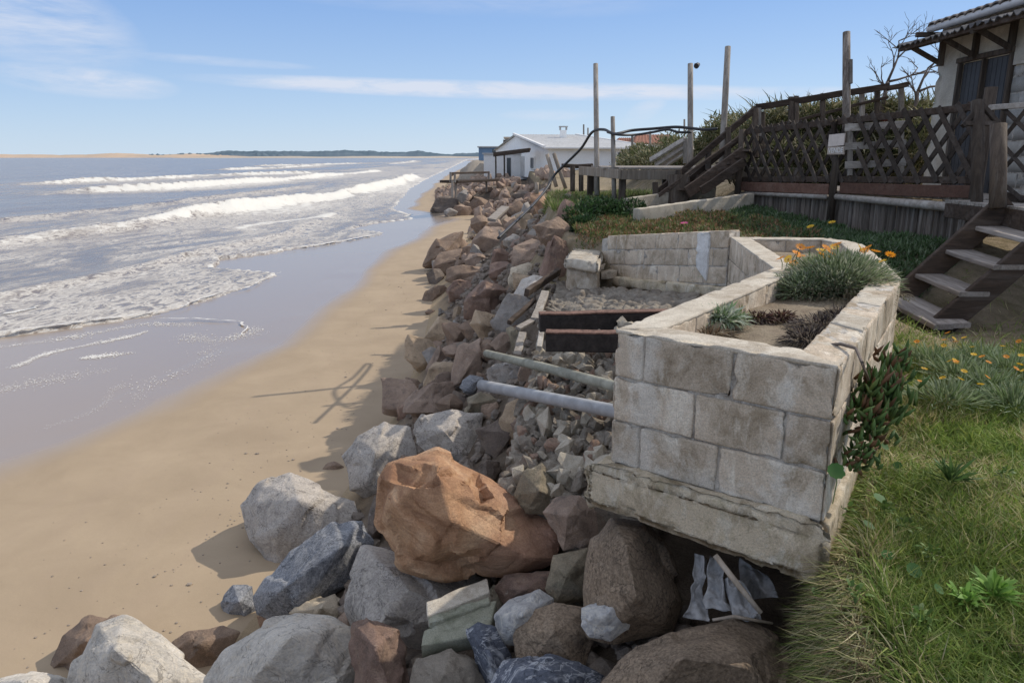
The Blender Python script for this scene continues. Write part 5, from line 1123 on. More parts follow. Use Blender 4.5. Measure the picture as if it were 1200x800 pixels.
for x, y in ((2.0, 13.7), (3.3, 13.7), (4.6, 13.7), (1.6, 15.5), (3.2, 15.8)):
    mb = MB(); beam(mb, (x, y, 2.7), (x, y, 3.77), .12, .12, (0, 1, 0), 3, .003); build('leg', mb, M['dark_wood_z'], pf)
ramp = thing('plank_ramp', 'pale weathered plank ramp rising behind the platform', 'ramp', tuple(at(770, 190, 17)))
for a, b in (((762, 188), (803, 163)), ((768, 194), (808, 168)), ((775, 197), (812, 172))):
    mb = MB(); beam(mb, at(*a, 17.5), at(*b, 17), .16, .06, (0, -.6, .8), 3, .003); build('plank', mb, M['grey_wood_x'], ramp)
mb = MB(); beam(mb, at(803, 163, 17), at(803, 192, 17), .09, .09, (0, 1, 0), 3, .003); build('support', mb, M['grey_wood_z'], ramp)
bs = thing('back_stairs', 'dark timber stairs with handrails climbing from the platform to the upper terrace', 'stairs', tuple(at(800, 225, 13)))
for a, da, b, db, w, h in (((772, 224), 12.6, (886, 127), 12.9, .05, .10), ((788, 226), 12.9, (886, 147), 12.9, .05, .09), ((805, 226), 12.3, (872, 178), 12.4, .05, .20), ((822, 224), 12.0, (872, 190), 12.1, .05, .14), ((770, 230), 12.4, (868, 160), 12.7, .05, .06)):
    mb = MB(); beam(mb, at(*a, da), at(*b, db), w, h, (0, 0, 1), 4, .004); build('stringer' if h > .12 else 'handrail', mb, M['dark_wood_x'], bs)
for i in range(7):
    t_ = i / 6; x = 803 + 66 * t_; y = 222 - 46 * t_; mb = MB(); beam(mb, at(x, y, 12.35), at(x + 6, y + 3, 13.1), .24, .035, (0, 0, 1), 2, .002); build('tread', mb, M['dark_wood_x'], bs)
for x, y0, y1, d in ((768, 233, 214, 12.5), (795, 228, 200, 12.6), (830, 200, 172, 12.8), (853, 196, 150, 12.8), (885, 185, 128, 12.9), (893, 178, 132, 13.1)):
    mb = MB(); beam(mb, at(x, y0, d), at(x, y1, d), .09, .09, (0, 1, 0), 2, .003); build('post', mb, M['dark_wood_z'], bs)
mb = MB(); beam(mb, at(796, 206, 12.5) + Vector((0, .1, 0)), at(796, 228, 12.5) + Vector((0, .1, -.2)), .35, .3, (0, 1, 0), 2, .003); build('newel_box', mb, M['dark_wood_z'], bs)
tr = thing('terrace_railing', 'long dark timber railing of the upper terrace in front of the shrubs', 'railing', tuple(at(970, 150, 13)))
mb = MB(); beam(mb, at(886, 126, 13), at(1042, 101, 12.8), .06, .11, (0, 0, 1), 8, .005); beam(mb, at(1040, 104, 12.8), at(1064, 99, 12.8), .06, .09, (0, 0, 1), 2, .005); build('top_rail', mb, M['dark_wood_x'], tr)
mb = MB(); beam(mb, at(890, 152, 13), at(1040, 114, 12.9), .05, .05, (0, 0, 1), 8, .005); build('mid_rail', mb, M['dark_wood_x'], tr)
for x, y0, y1, m_ in ((927, 150, 114, 'dark_wood_z'), (933, 150, 113, 'dark_wood_z'), (964, 150, 110, 'dark_wood_z'), (1010, 145, 107, 'grey_wood_z'), (1028, 145, 106, 'dark_wood_z'), (1056, 140, 101, 'grey_wood_z'), (889, 160, 127, 'grey_wood_z')):
    mb = MB(); beam(mb, at(x, y0, 12.95), at(x, y1, 12.95), .08, .07, (0, 1, 0), 2, .004); build('post', mb, M[m_], tr)
# deck furniture seen through the lattice
mb = MB(); box(mb, 0, .9, 0, .5, 0, .03)
tb = thing('deck_bench', 'grey plank bench seen through the lattice with a red cloth on it', 'bench', tuple(at(1035, 170, 10.3)))
for dy in (0, 22, 44):
    mb = MB(); beam(mb, at(990, 150 + dy, 10.4), at(1062, 146 + dy, 10.1), .04, .10, (0, 0, 1), 3, .003); build('slat', mb, M['grey_wood_x'], tb)
for x in (996, 1056):
    mb = MB(); beam(mb, at(x, 145, 10.4), at(x, 206, 10.4), .06, .06, (0, 1, 0), 2, .003); build('leg', mb, M['grey_wood_z'], tb)
mb = MB(); rbox(mb, (tuple(at(1021, 140, 10.3))[:2], tuple(at(1046, 140, 10.3))[:2], tuple(at(1046, 140, 10.6))[:2], tuple(at(1021, 140, 10.6))[:2]), at(1030, 140, 10.3).z, at(1030, 136, 10.3).z, .03, .01, .02, 0, seed=8); tag(build('red_cloth', mb, M['red_cloth'], smooth=True), 'red cloth lying on the bench behind the lattice fence', 'cloth')
# small posts and rail by the platform at the rock edge
rr_ = thing('post_rail', 'low weathered pole rail at the rock edge left of the platform', 'railing', tuple(at(670, 220, 16.5)))
mb = MB(); tube(mb, [at(658, 194, 16.5), at(676, 195, 16.5), at(694, 194, 16.2)], .045, 8); build('rail', mb, M['dark_wood_x'], rr_)
for x in (671, 681, 697):
    mb = MB(); tube(mb, [at(x, 224, 16.4), at(x, 195, 16.4)], .055, 8); build('post', mb, M['dark_wood_z'], rr_)
for i, (xa, ya, xb, yb, l) in enumerate(((641, 181, 652, 219, 'leaning thin stake, left one of a crossing pair on the rocks'), (649, 180, 663, 221, 'leaning thin stake, right one of a crossing pair on the rocks'), (629, 227, 629, 214, 'short stake stub on the rocks left of the leaning stakes'), (643, 222, 646, 200, 'short upright stake between the leaning stakes'))):
    mb = MB(); tube(mb, [at(xb, yb, 19), at(xa, ya, 19)], .05, 8); tag(build('wooden_stake', mb, M['pole_wood'], smooth=True), l, 'stake')
mb = MB(); rbox(mb, (tuple(at(655, 226, 16.6))[:2], tuple(at(692, 226, 15.6))[:2], (1.75, 17.3), (1.0, 17.5)), 2.98, 3.10, .1, .02, .01, 0, seed=9); tag(build('pale_slab', mb, M['kerb'], smooth=True), 'pale flat slab below the pole rail at the rock edge', 'slab')
# ------------------------------------------------------------------ far houses
def gable_house(name, label, x0, x1, y0, y1, z0, ze, zr, wallm, roofm, over=.3, hip=False, chimney=None):
    root = thing(name, label, 'house', ((x0 + x1) / 2, y0, z0)); xm = x0 + (x1 - x0) * .0
    return root
def white_house():
    # long side faces the viewer, the gable end faces the sea; ridge runs along x
    hz = 2.1; c0 = at(642, 205, 62); cx = c0.x; y0 = c0.y
    root = thing('white_house', 'white house with a grey sheet roof and chimney behind the far rocks', 'house', (cx + 4, y0, hz))
    ze = at(642, 173, 62).z; x1 = at(764, 205, 62).x; D = 15.5; gx0 = cx - .0; zr = at(612, 157, 66).z + .15
    # walls (the plan is turned so that the gable wall shows)
    a = Vector((cx, y0, 0)); b = Vector((x1, y0 + 2, 0)); c = Vector((at(606, 200, 76).x, at(606, 200, 76).y, 0)); d = b + (c - a); mid_ = (a + c) / 2; mb_ = (b + d) / 2
    g = c + (c - a) * .9
    th = .3
    def prism(pts, h0, hs): 
        mb = MB(); n = len(pts); v = [(p.x, p.y, h0) for p in pts] + [(p.x, p.y, h) for p, h in zip(pts, hs)]
        mb.add(v, [tuple(range(n - 1, -1, -1)), tuple(range(n, 2 * n))] + [(i, (i + 1) % n, (i + 1) % n + n, i + n) for i in range(n)]); return mb
    R1 = Vector((c.x, c.y, 0)); inwy = (b - a).normalized() * th
    # gable wall polygon
    e = a + (c - a) * 2
    mb = MB(); q = [(a, hz, 0), (a, ze, 0), (c, zr, 0), (e, ze, 0), (e, hz, 0)]; v = [(p.x, p.y, z) for p, z, _ in q] + [(p.x + inwy.x, p.y + inwy.y, z) for p, z, _ in q]
    mb.add(v, [(0, 1, 2, 3, 4), (9, 8, 7, 6, 5)] + [(i, (i + 1) % 5 + 0, (i + 1) % 5 + 5, i + 5)[::-1] for i in range(5)]); build('gable_wall', mb, M['white_wall'], root)
    p = a + (c - a).normalized() * .0 + inwy * 1.01
    mb = prism([a + inwy * 1.01, b, b + (c - a).normalized() * .3, a + inwy * 1.01 + (c - a).normalized() * .3], hz, [ze - .12] * 4); build('long_wall', mb, M['white_wall'], root)
    # roof slabs with corrugation ribs
    rid0 = Vector((c.x - .35, c.y, zr + .06)); ridl = (b - a) * .70; rid1 = Vector((c.x + ridl.x, c.y + ridl.y, zr + .06)); ea = Vector((a.x - .35, a.y - .5, ze)); eb = Vector((b.x + .5, b.y - .5, ze)); back_ = Vector((e.x + (b - a).x, e.y + (b - a).y, ze)); ee = Vector((e.x - .35, e.y, ze))
    mb = MB(); n = 48; vs = []
    for i in range(n + 1):
        t = i / n; k = .05 if i % 2 else 0; vs.append(ea.lerp(eb, t) + Vector((0, 0, k))); vs.append(rid0.lerp(rid1, t) + Vector((0, 0, k)))
    vs += [Vector(q) - Vector((0, 0, .14)) for q in vs]; m_ = 2 * (n + 1)
    fs = [(2 * i, 2 * i + 2, 2 * i + 3, 2 * i + 1) for i in range(n)] + [(2 * i + m_, 2 * i + m_ + 1, 2 * i + m_ + 3, 2 * i + m_ + 2) for i in range(n)] + [(2 * i, 2 * i + m_, 2 * i + m_ + 2, 2 * i + 2) for i in range(n)] + [(0, 1, m_ + 1, m_)]
    mb.add(vs, fs); roof = build('roof', mb, M['grey_roof'], root)
    mb = MB(); mb.add([rid1, eb, back_], [(0, 1, 2)]); mb.add([rid0, rid1, back_, ee], [(0, 1, 2, 3)]); build('roof', mb, M['grey_roof'], root)
    mb = MB(); beam(mb, ea + Vector((0, 0, .05)), rid0 + Vector((0, 0, .06)), .25, .2, (0, 0, 1), 2); beam(mb, ea + Vector((0, -.05, -.04)), eb + Vector((0, -.05, -.04)), .12, .14, (0, 0, 1), 2); beam(mb, eb + Vector((0, 0, .05)), rid1 + Vector((0, 0, .06)), .25, .12, (0, 0, 1), 2); build('roof_trim', mb, M['white_wall'], root)
    cc = at(660, 157, 72); mb = MB(); box(mb, cc.x - .3, cc.x + .3, cc.y - .3, cc.y + .3, cc.z - .6, cc.z + .35); ch = build('chimney', mb, M['white_wall'], roof)
    mb = MB(); box(mb, cc.x - .42, cc.x + .42, cc.y - .42, cc.y + .42, cc.z + .62, cc.z + .72); 
    for sx in (-1, 1): box(mb, cc.x + sx * .3 - .07, cc.x + sx * .3 + .07, cc.y - .3, cc.y + .3, cc.z + .352, cc.z + .618)
    build('chimney_cap', mb, M['grey_roof'], roof)
    # openings on the gable wall: a dark doorway, a window, pale frames
    def opening(s0, s1, z0, z1, mat, nm, out=.05):
        p0 = a + (c - a) * s0; p1 = a + (c - a) * s1; nrm = Vector((-(c - a).y, (c - a).x, 0)).normalized(); nrm = nrm if nrm.x < 0 else -nrm; mb = MB()
        v = [(p.x + nrm.x * o, p.y + nrm.y * o, z) for o in (0, out) for p, z in ((p0, z0), (p1, z0), (p1, z1), (p0, z1))]
        mb.add(v, [(3, 2, 1, 0), (4, 5, 6, 7), (0, 1, 5, 4), (1, 2, 6, 5), (2, 3, 7, 6), (3, 0, 4, 7)]); return build(nm, mb, M[mat], root)
    opening(.72, 1.0, 2.15, 4.05, 'grey_roof', 'doorway'); w = opening(.36, .50, 2.9, 4.0, 'white_wall', 'window', .1); ORG[w.name] = ORG[w.name]
    opening(.385, .475, 3.0, 3.9, 'glass', 'pane', .13)
    opening(1.3, 1.42, 2.6, 4.0, 'grey_roof', 'window')
    # window on the long side at the right
    q0 = b - (b - a).normalized() * 3.6; mb = MB(); box(mb, q0.x, q0.x + 2.3, b.y - .62, b.y - .50, 3.0, 4.35); build('window', mb, M['door_paint'], root)
    return a, c, e
A3, C3, E3 = white_house()
# flat-roofed white wing, pergola
w0 = at(567, 205, 74); w1 = at(606, 205, 80)
wg = thing('white_annex', 'low flat-roofed white annex left of the gabled white house', 'house', (w0.x, w0.y, 2)); mb = MB()
box(mb, w0.x, w1.x + 1.5, w0.y, w0.y + 7, 1.8, at(567, 181, 74).z); build('wall', mb, M['white_wall'], wg); mb = MB(); box(mb, w0.x - .15, w1.x + 1.6, w0.y - .15, w0.y + 7.1, at(567, 181, 74).z + .003, at(567, 181, 74).z + .15); build('roof', mb, M['grey_roof'], wg)
mb = MB(); box(mb, w0.x + 2.3, w0.x + 2.7, w0.y - .04, w0.y - .003, 2.0, 3.9); build('window', mb, M['glass'], wg)
pg = thing('pergola', 'dark timber pergola in front of the white annex', 'pergola', tuple(at(590, 205, 66)))
for a, b in (((579, 182), (620, 177)), ((579, 180), (621, 175))):
    mb = MB(); beam(mb, at(*a, 66), at(*b, 62), .18, .22, (0, 0, 1), 2, .01); build('beam', mb, M['dark_wood_x'], pg)
for i in range(7):
    x = 581 + i * 6.2; y = 180 - i * .75; mb = MB(); p_ = at(x, y, 66 - i * .6); beam(mb, p_, p_ + Vector((.2, 4, .05)), .12, .14, (0, 0, 1), 2, .01); build('rafter', mb, M['dark_wood_x'], pg)
for x in (581, 591):
    mb = MB(); beam(mb, at(x, 208, 66), at(x, 181, 66), .14, .14, (0, 1, 0), 2, .01); build('post', mb, M['dark_wood_z'], pg)
q = at(561, 185, 120); bb = thing('blue_building', 'blue flat building far behind the white annex', 'house', tuple(q)); mb = MB(); box(mb, q.x, q.x + 4.3, q.y, q.y + 8, 2, at(561, 173, 120).z); build('wall', mb, M['blue_wall'], bb); mb = MB(); box(mb, q.x - .2, q.x + 4.5, q.y - .3, q.y + 8, at(561, 173, 120).z + .003, at(561, 172, 120).z + .06); build('roof', mb, M['grey_roof'], bb); mb = MB(); box(mb, q.x + 2.2, q.x + 3.9, q.y - .05, q.y - .003, 4.2, 5.2); build('window', mb, M['glass'], bb)
q = at(592, 180, 95); bb = thing('beige_building', 'beige building with a dark edge between annex and gabled house', 'house', tuple(q)); mb = MB(); box(mb, q.x, q.x + 5, q.y, q.y + 6, 2, at(592, 162, 95).z); build('wall', mb, M['beige_wall'], bb); mb = MB(); box(mb, q.x - .25, q.x + .25, q.y - .25, q.y - .003, 3.6, at(592, 164, 95).z); build('corner_post', mb, M['dark_wood_z'], bb); mb = MB(); box(mb, q.x - .2, q.x + 5.2, q.y - .2, q.y + 6, at(592, 162, 95).z + .003, at(592, 162, 95).z + .15); build('roof', mb, M['beige_wall'], bb)
def redhouse(px0, px1, pyr, pye, d, label, sd_):
    p = at(px0, pye, d); q_ = at(px1, pye, d); zr = at(px0, pyr, d).z; root = thing('red_roof_house', label, 'house', (p.x, p.y, 2.2)); mb = MB(); box(mb, p.x + .3, q_.x - .3, p.y + .3, p.y + 7, 2, p.z); build('wall', mb, M['beige_wall'], root)
    mb = MB(); n = 26; vs = []; w = q_.x - p.x
    for i in range(n + 1):
        t = i / n; k = .06 if i % 2 else 0; vs.append((p.x + w * t, p.y, p.z + k)); vs.append((p.x + w * (.16 + .68 * t), p.y + 3.6, zr + k)); vs.append((p.x + w * t, p.y + 7.3, p.z + k))
    fs = []
    for i in range(n): fs += [(3 * i, 3 * i + 3, 3 * i + 4, 3 * i + 1), (3 * i + 1, 3 * i + 4, 3 * i + 5, 3 * i + 2)]
    fs += [(0, 1, 2), (3 * n, 3 * n + 2, 3 * n + 1)]; mb.add(vs, fs); build('roof', mb, M['red_roof'], root)
    for k in range(2):
        x = p.x + w * (.3 + .4 * k); mb = MB(); box(mb, x, x + 1, p.y + .25, p.y + .297, 3.0, 3.9); build('window', mb, M['glass'], root)
    return root
redhouse(742, 802, 157, 168, 84, 'house with a dull red tiled roof behind the poles', 1); redhouse(722, 768, 161, 169, 92, 'lower house with a dark red roof beside the white house', 2)
for i, (x, y0, y1, d, l) in enumerate(((684, 172, 146, 85, 'thin distant pole just right of the chimney'), (689, 170, 150, 85, 'short distant post beside the thin distant pole'), (762, 168, 154, 60, 'thin mast in front of the red roof'), (802, 160, 140, 70, 'distant utility pole left of the lamp pole'), (741, 170, 158, 52, 'stub chimney pole by the lower red roof'))):
    mb = MB(); tube(mb, [at(x, y0 + 25, d), at(x, y1, d)], .09, 6); tag(build('utility_pole', mb, M['grey_wood_z']), l, 'pole')
# small railed platform at the far rocks
sp_ = thing('small_jetty', 'small dark railed platform on posts at the waterside rocks', 'platform', tuple(at(545, 240, 52)))
p0, p1 = at(526, 213, 52), at(574, 211, 56); p2 = at(531, 211, 56)
mb = MB(); beam(mb, p0, p1, 1.6, .18, (0, 0, 1), 3, .01); build('deck', mb, M['dark_wood_x'], sp_)
for a, b in (((528, 203), (573, 202)), ((528, 206), (533, 203))):
    mb = MB(); beam(mb, at(*a, 52), at(*b, 55), .14, .14, (0, 0, 1), 2, .01); build('rail', mb, M['dark_wood_x'], sp_)
for x, y0, y1, d in ((528, 214, 202, 52), (533, 214, 204, 51), (573, 212, 202, 55), (530, 232, 212, 51.5), (534, 232, 212, 52), (570, 225, 212, 55)):
    mb = MB(); beam(mb, at(x, y0, d), at(x, y1, d), .15, .15, (0, 1, 0), 2, .01); build('post', mb, M['grey_wood_z'], sp_)
# distant grey rubble bank beyond the jetty
v, f = ico(4); p_ = v.copy(); p_ = p_ * (1 + .12 * fbm(v * 4, 4, 2)[:, None]) * np.array([2.8, 14, 2.6]); c = at(550, 204, 96); struct(link('far_bank', p_ + np.array([c.x + 1.5, c.y, 1.0]), f, M['lump'], smooth=True))
# ------------------------------------------------------------------ vegetation
def tint(cols, n, r, var=.25):
    c = np.array(cols)[r.integers(0, len(cols), n)] * (1 + r.uniform(-var, var, (n, 1))); return c
def blades(base, dirs, length, width, bend, cols, segs=2):
    """base (n,3), dirs (n,3) unit, length (n), width (n), bend (n,3) tip offset -> ribbon blades"""
    n = len(base); side = np.cross(dirs, np.array([0, 0, 1.0]) + rng.normal(0, .4, (n, 3))); side /= np.linalg.norm(side, axis=1)[:, None] + 1e-9
    V = []; 
    for k in range(segs + 1):
        t = k / segs; p = base + dirs * (length * t)[:, None] + bend * (t * t)
        if k < segs: w = width * (1 - .25 * t) * (.7 if k == 0 else 1); V += [p - side * (w / 2)[:, None], p + side * (w / 2)[:, None]]
        else: V.append(p)
    m = 2 * segs + 1; v = np.stack(V, 1).reshape(-1, 3); o = np.arange(n)[:, None] * m; f = []
    F4 = [np.hstack([o + 2 * k, o + 2 * k + 1, o + 2 * k + 3, o + 2 * k + 2]) for k in range(segs - 1)]; F3 = np.hstack([o + 2 * segs - 2, o + 2 * segs - 1, o + 2 * segs])
    faces = sum([x.tolist() for x in F4], []) + F3.tolist()
    c = np.repeat(np.hstack([cols, np.ones((n, 1))]), m, 0); return v, faces, c
def merge(parts):
    v = []; f = []; c = []; n = 0
    for a, b, d in parts: v.append(a); f += [[i + n for i in q] for q in b]; c.append(d); n += len(a)
    return np.vstack(v), f, np.vstack(c)
GREEN = [(.17, .25, .05), (.23, .31, .065), (.29, .33, .09), (.11, .17, .035)]; STRAW = [(.46, .41, .20), (.37, .31, .15), (.52, .46, .27)]
def lawn():
    n = 190000; y = rng.uniform(.5, 1, n * 3); Y = .9 + 7.6 * rng.beta(1.1, 1.9, n * 3); X = rng.uniform(.95, 5.6, n * 3)
    e = np.interp(Y, ey, ex); C_ = np.array(ring); 
    ok = (X > e - .10) & (X < Y * .78 + .9)
    # the planter and the sandy patch by the stairs stay bare
    wallx = np.interp(Y, [2.77, 4.92, 5.95, 6.98, 7.5], [1.28, 2.62, 2.98, 3.3, 3.4], left=-9); ok &= ~((Y > 2.7) & (Y < 7.6) & (X < wallx + .02))
    P = np.stack([X, Y, X * 0], -1); pat = fbm(P * 1.6, 3, 51); bare = sstep(5.0, 6.2, Y + .5 * pat) * sstep(2.9, 3.3, X); ok &= rng.uniform(0, 1, len(X)) > bare * .97
    ok &= rng.uniform(0, 1, len(X)) < np.clip(1.05 - .35 * sstep(.25, .6, fbm(P * 3.5, 2, 57)), .3, 1)
    X, Y, pat, e = X[ok][:n], Y[ok][:n], pat[ok][:n], e[ok][:n]; n = len(X); Z = terr(X, Y) - .035
    P = np.stack([X, Y, X * 0], -1); dry = np.clip(.42 + 1.3 * fbm(P * 2.3, 3, 61) + .5 * (1 - sstep(.0, .25, X - e)), 0, 1)
    isdry = rng.uniform(0, 1, n) < dry * .62
    col = np.where(isdry[:, None], tint(STRAW, n, rng), tint(GREEN, n, rng)); col *= (1 + .35 * fbm(P * 1.1, 2, 63))[:, None]
    L = rng.uniform(.05, .14, n) * (1 + .7 * np.clip(fbm(P * 1.9, 3, 65), -1, 1)) * (1 + .25 * (Y < 3)); d = rng.normal(0, .55, (n, 3)); d[:, 2] = 1; 
    edge = (X - e) < .06; d[edge, 0] -= .7; d[edge, 2] *= .5
    d /= np.linalg.norm(d, axis=1)[:, None]; bend = rng.normal(0, .04, (n, 3)); bend[:, 2] = -np.abs(bend[:, 2]) - .01; bend[edge, 2] -= .05; L[edge] *= 1.1
    W = rng.uniform(.003, .0065, n) * (1 + Y * .06)
    v, f, c = blades(np.stack([X, Y, Z], -1), d, L, W, bend, col)
    o = link('lawn_grass', v, f, M['leaf'], origin=(0, 0, 0), colors=c); stuff(o); o['label'] = 'patchy green and straw grass on the bank right of the planter'; o['category'] = 'grass'
    # dead grass mat hanging over the cut edge
    n = 26000; Y = rng.uniform(1.0, 2.75, n); e = np.interp(Y, ey, ex); h = rng.uniform(0, 1, n) ** .7; X = e - .02 - .15 * (1 - h) + rng.normal(0, .02, n) - .02; Z = 1.72 + .72 * h
    d = rng.normal(0, .45, (n, 3)); d[:, 0] -= .5; d[:, 2] = -.9 + rng.normal(0, .5, n); d /= np.linalg.norm(d, axis=1)[:, None]
    col = tint(STRAW + [(.20, .15, .08), (.14, .10, .06), (.12, .14, .05), (.10, .13, .04)], n, rng, .35); L = rng.uniform(.05, .17, n)
    v, f, c = blades(np.stack([X, Y, Z], -1), d, L, rng.uniform(.003, .006, n), rng.normal(0, .035, (n, 3)), col)
    o = link('hanging_dead_grass', v, f, M['leaf'], origin=(0, 0, 0), colors=c); stuff(o); o['label'] = 'mat of dead straw hanging over the cut edge of the bank'; o['category'] = 'grass'
lawn()
def tuft(center, rad, n, L, W, cols, upright=.6, droop=.05, hemi=.5, segs=2, var=.25, squash=1.0):
    """leaves growing from a mound: base points inside a dome, pointing outwards"""
    d = rng.normal(0, 1, (n, 3)); d[:, 2] = np.abs(d[:, 2]) * 1.0 + upright; d /= np.linalg.norm(d, axis=1)[:, None]
    rr = rng.uniform(0, 1, n) ** .5; c = np.array(center); rad = np.array(rad if np.ndim(rad) else (rad, rad, rad * hemi))
    base = c + d * rad * rr[:, None] * np.array([1, 1, 1]); base[:, 2] = c[2] + np.maximum(base[:, 2] - c[2], 0) * squash
    ln = L * rng.uniform(.6, 1.2, n); bend = np.zeros((n, 3)); bend[:, 2] = -droop * rng.uniform(.3, 1.5, n); bend[:, :2] = rng.normal(0, L * .15, (n, 2))
    return blades(base, d, ln, W * rng.uniform(.7, 1.2, n), bend, tint(cols, n, rng, var), segs)
SILVER = [(.20, .25, .13), (.29, .33, .20), (.13, .18, .08), (.38, .39, .28)]; SUCC = [(.05, .10, .03), (.08, .14, .04), (.11, .15, .05), (.20, .11, .05)]
DARKG = [(.025, .06, .02), (.04, .085, .028), (.055, .10, .035), (.03, .05, .02)]; SCRUB = [(.13, .14, .06), (.20, .19, .10), (.09, .11, .045), (.28, .25, .15)]
def flower_mesh(col, col2):
    vs = []; fs = []; cs = []; n = 12
    for k in range(n):
        a = 2 * math.pi * k / n; w = .26; b = len(vs)
        for (r_, da, z) in ((.15, 0, 0), (.65, -w, .18), (1.0, 0, .22), (.65, w, .18)): vs.append((math.cos(a + da) * r_, math.sin(a + da) * r_, z)); cs.append((*col, 1))
        fs.append((b, b + 1, b + 2, b + 3))
    b = len(vs)
    for k in range(8): a = 2 * math.pi * k / 8; vs.append((math.cos(a) * .22, math.sin(a) * .22, .06)); cs.append((*col2, 1))
    vs.append((0, 0, .14)); cs.append((*col2, 1)); fs += [(b + k, b + (k + 1) % 8, b + 8) for k in range(8)]
    me = bpy.data.meshes.new('flower'); me.from_pydata(vs, [], fs); ca = me.color_attributes.new('tint', 'FLOAT_COLOR', 'POINT'); ca.data.foreach_set('color', np.array(cs, np.float32).ravel()); me.materials.append(M['petal']); return me
FL = flower_mesh((.80, .30, .02), (.45, .12, .01)); FY = flower_mesh((.80, .48, .03), (.5, .22, .01)); FPK = flower_mesh((.65, .10, .28), (.6, .5, .1))
def put_flower(root, p, r_, me, tilt=.6):
    o = bpy.data.objects.new('flower', me); COL.objects.link(o); o.parent = root; o.location = Vector(p) - ORG[root.name]; o.scale = (r_, r_, r_); o.rotation_euler = (random.uniform(.1, tilt) , random.uniform(-tilt, tilt) * .6, random.uniform(0, 6)); return o
def stem(root, p0, p1, r_=.003, col=(.16, .22, .08)):
    mb = MB(); p0 = Vector(p0); p1 = Vector(p1); tube(mb, [p0, p0.lerp(p1, .6) + Vector((random.uniform(-.01, .01), 0, .01)), p1], r_, 5); v = mb.verts(); return link('stem', v, mb.f, M['leaf'], root, colors=np.tile([*col, 1], (len(v), 1)))
# gazania mound in the planter
gz = atz(980, 340, 3.1); gc = Vector((2.24, 5.02, 3.09))
gz = thing('gazania_bush', 'silvery-green mound of gazania with orange flowers in the planter', 'plant', tuple(gc))
v, f, c = merge([tuft(gc, (.41, .40, .27), 7500, .06, .008, SILVER, .5, .012, segs=2), tuft(gc + Vector((-.27, -.08, -.02)), (.28, .22, .17), 2200, .06, .008, SILVER, .35, .02), tuft(gc, (.46, .42, .16), 2000, .06, .007, [(.16, .13, .08), (.24, .2, .13)], .0, .05)])
link('foliage', v, f, M['leaf'], gz, colors=c)
for x, y in ((933, 297), (938, 301), (949, 291), (962, 294), (968, 291), (974, 297), (978, 290), (963, 300), (970, 302), (981, 287), (938, 290), (1013, 294), (1008, 291), (1017, 291), (1033, 307), (1043, 299), (924, 304), (930, 309), (991, 325), (915, 303), (1026, 295)):
    d = 5.05 + random.uniform(-.15, .35); p = at(x, y, d); zb = max(3.18, min(p.z - .05, 3.3)); stem(gz, (p.x + random.uniform(-.04, .04), p.y + .03, p.z - .11), p); put_flower(gz, p, .040, random.choice([FL, FY, FL]), .9)
pl = thing('silver_plant', 'small silvery rosette plant with drooping leaves at the near corner of the planter', 'plant', tuple(atz(845, 385, 3.1)))
v, f, c = merge([tuft(atz(845, 380, 3.1), (.12, .11, .08), 800, .085, .012, [(.30, .36, .24), (.40, .45, .34), (.18, .26, .12), (.5, .52, .42)], .35, .04), tuft(atz(832, 393, 3.08), (.14, .07, .02), 420, .10, .006, [(.26, .2, .13), (.34, .28, .2), (.16, .11, .07)], -.2, .05), tuft(atz(868, 378, 3.08), (.05, .05, .04), 80, .09, .010, [(.15, .2, .06), (.2, .24, .07)], .5, .03)])
link('foliage', v, f, M['leaf'], pl, colors=c)
def withered(cpts, label, cols, n, L, W, name='withered_plant'):
    p0 = cpts[0][0]; parts = []
    for p, rad in cpts: parts.append(tuft(p, rad, n, L, W, cols, -.1, .02, var=.4))
    v, f, c = merge(parts); o = link(name, v, f, M['leaf'], colors=c); tag(o, label, 'plant')
withered([(atz(888, 376, 3.09), (.12, .05, .05)), (atz(915, 374, 3.09), (.10, .05, .045))], 'row of dark purple dried rosettes in the middle of the planter', [(.07, .035, .03), (.12, .06, .045), (.03, .015, .015), (.14, .10, .05)], 600, .035, .008)
withered([(atz(965, 382, 3.09), (.20, .12, .05)), (atz(948, 400, 3.09), (.14, .09, .06)), (atz(985, 372, 3.09), (.13, .12, .045))], 'tangle of blackened dead succulent stems near the planter front corner', [(.035, .028, .028), (.07, .05, .05), (.02, .016, .018), (.14, .11, .085), (.2, .16, .12)], 900, .05, .006)
mb = MB(); tube(mb, [atz(960, 405, 3.16), atz(985, 403, 3.21), atz(1003, 408, 3.225), atz(1010, 424, 3.22), at(1018, 445, 3.0)], [.008, .008, .007, .007, .006], 6); tag(build('dead_stem', mb, M['twig'], smooth=True), 'dark dead runner creeping over the planter rim', 'stem')
# finger-leaved ice plant hanging at the planter corner
def fingers(root_p, label, n, L, spread, seed, down=0):
    root = thing('ice_plant', label, 'plant', tuple(root_p)); r = random.Random(seed); mb = MB(); cols = []
    for i in range(n):
        p = Vector(root_p) + Vector((r.gauss(0, spread), r.gauss(0, spread), r.uniform(-1, 1) * spread * 1.8)); d = Vector((r.gauss(0, .45), r.gauss(0, .4) - .2, 1 + r.gauss(0, .25) + down)).normalized(); l = L * r.uniform(.6, 1.1); k = mb.n
        tube(mb, [p, p + d * l * .5 + Vector((0, 0, .0)), p + d * l + Vector((0, 0, .004))], [.007, .009, .001], 6); c = r.choice([(.12, .20, .06), (.17, .24, .08), (.09, .15, .05), (.2, .11, .06)]); cols += [[*c, 1]] * (mb.n - k)
    o = link('leaf_fingers', mb.verts(), mb.f, M['leaf'], root, smooth=True, colors=cols); stuff(o); return root
fingers(at(1030, 470, 3.30), 'green finger-leaved ice plant clinging to the planter corner', 230, .085, .055, 1)
fingers(at(1018, 500, 3.2), 'lower reddish strand of ice plant hanging along the planter edge', 110, .06, .045, 2, -.2)
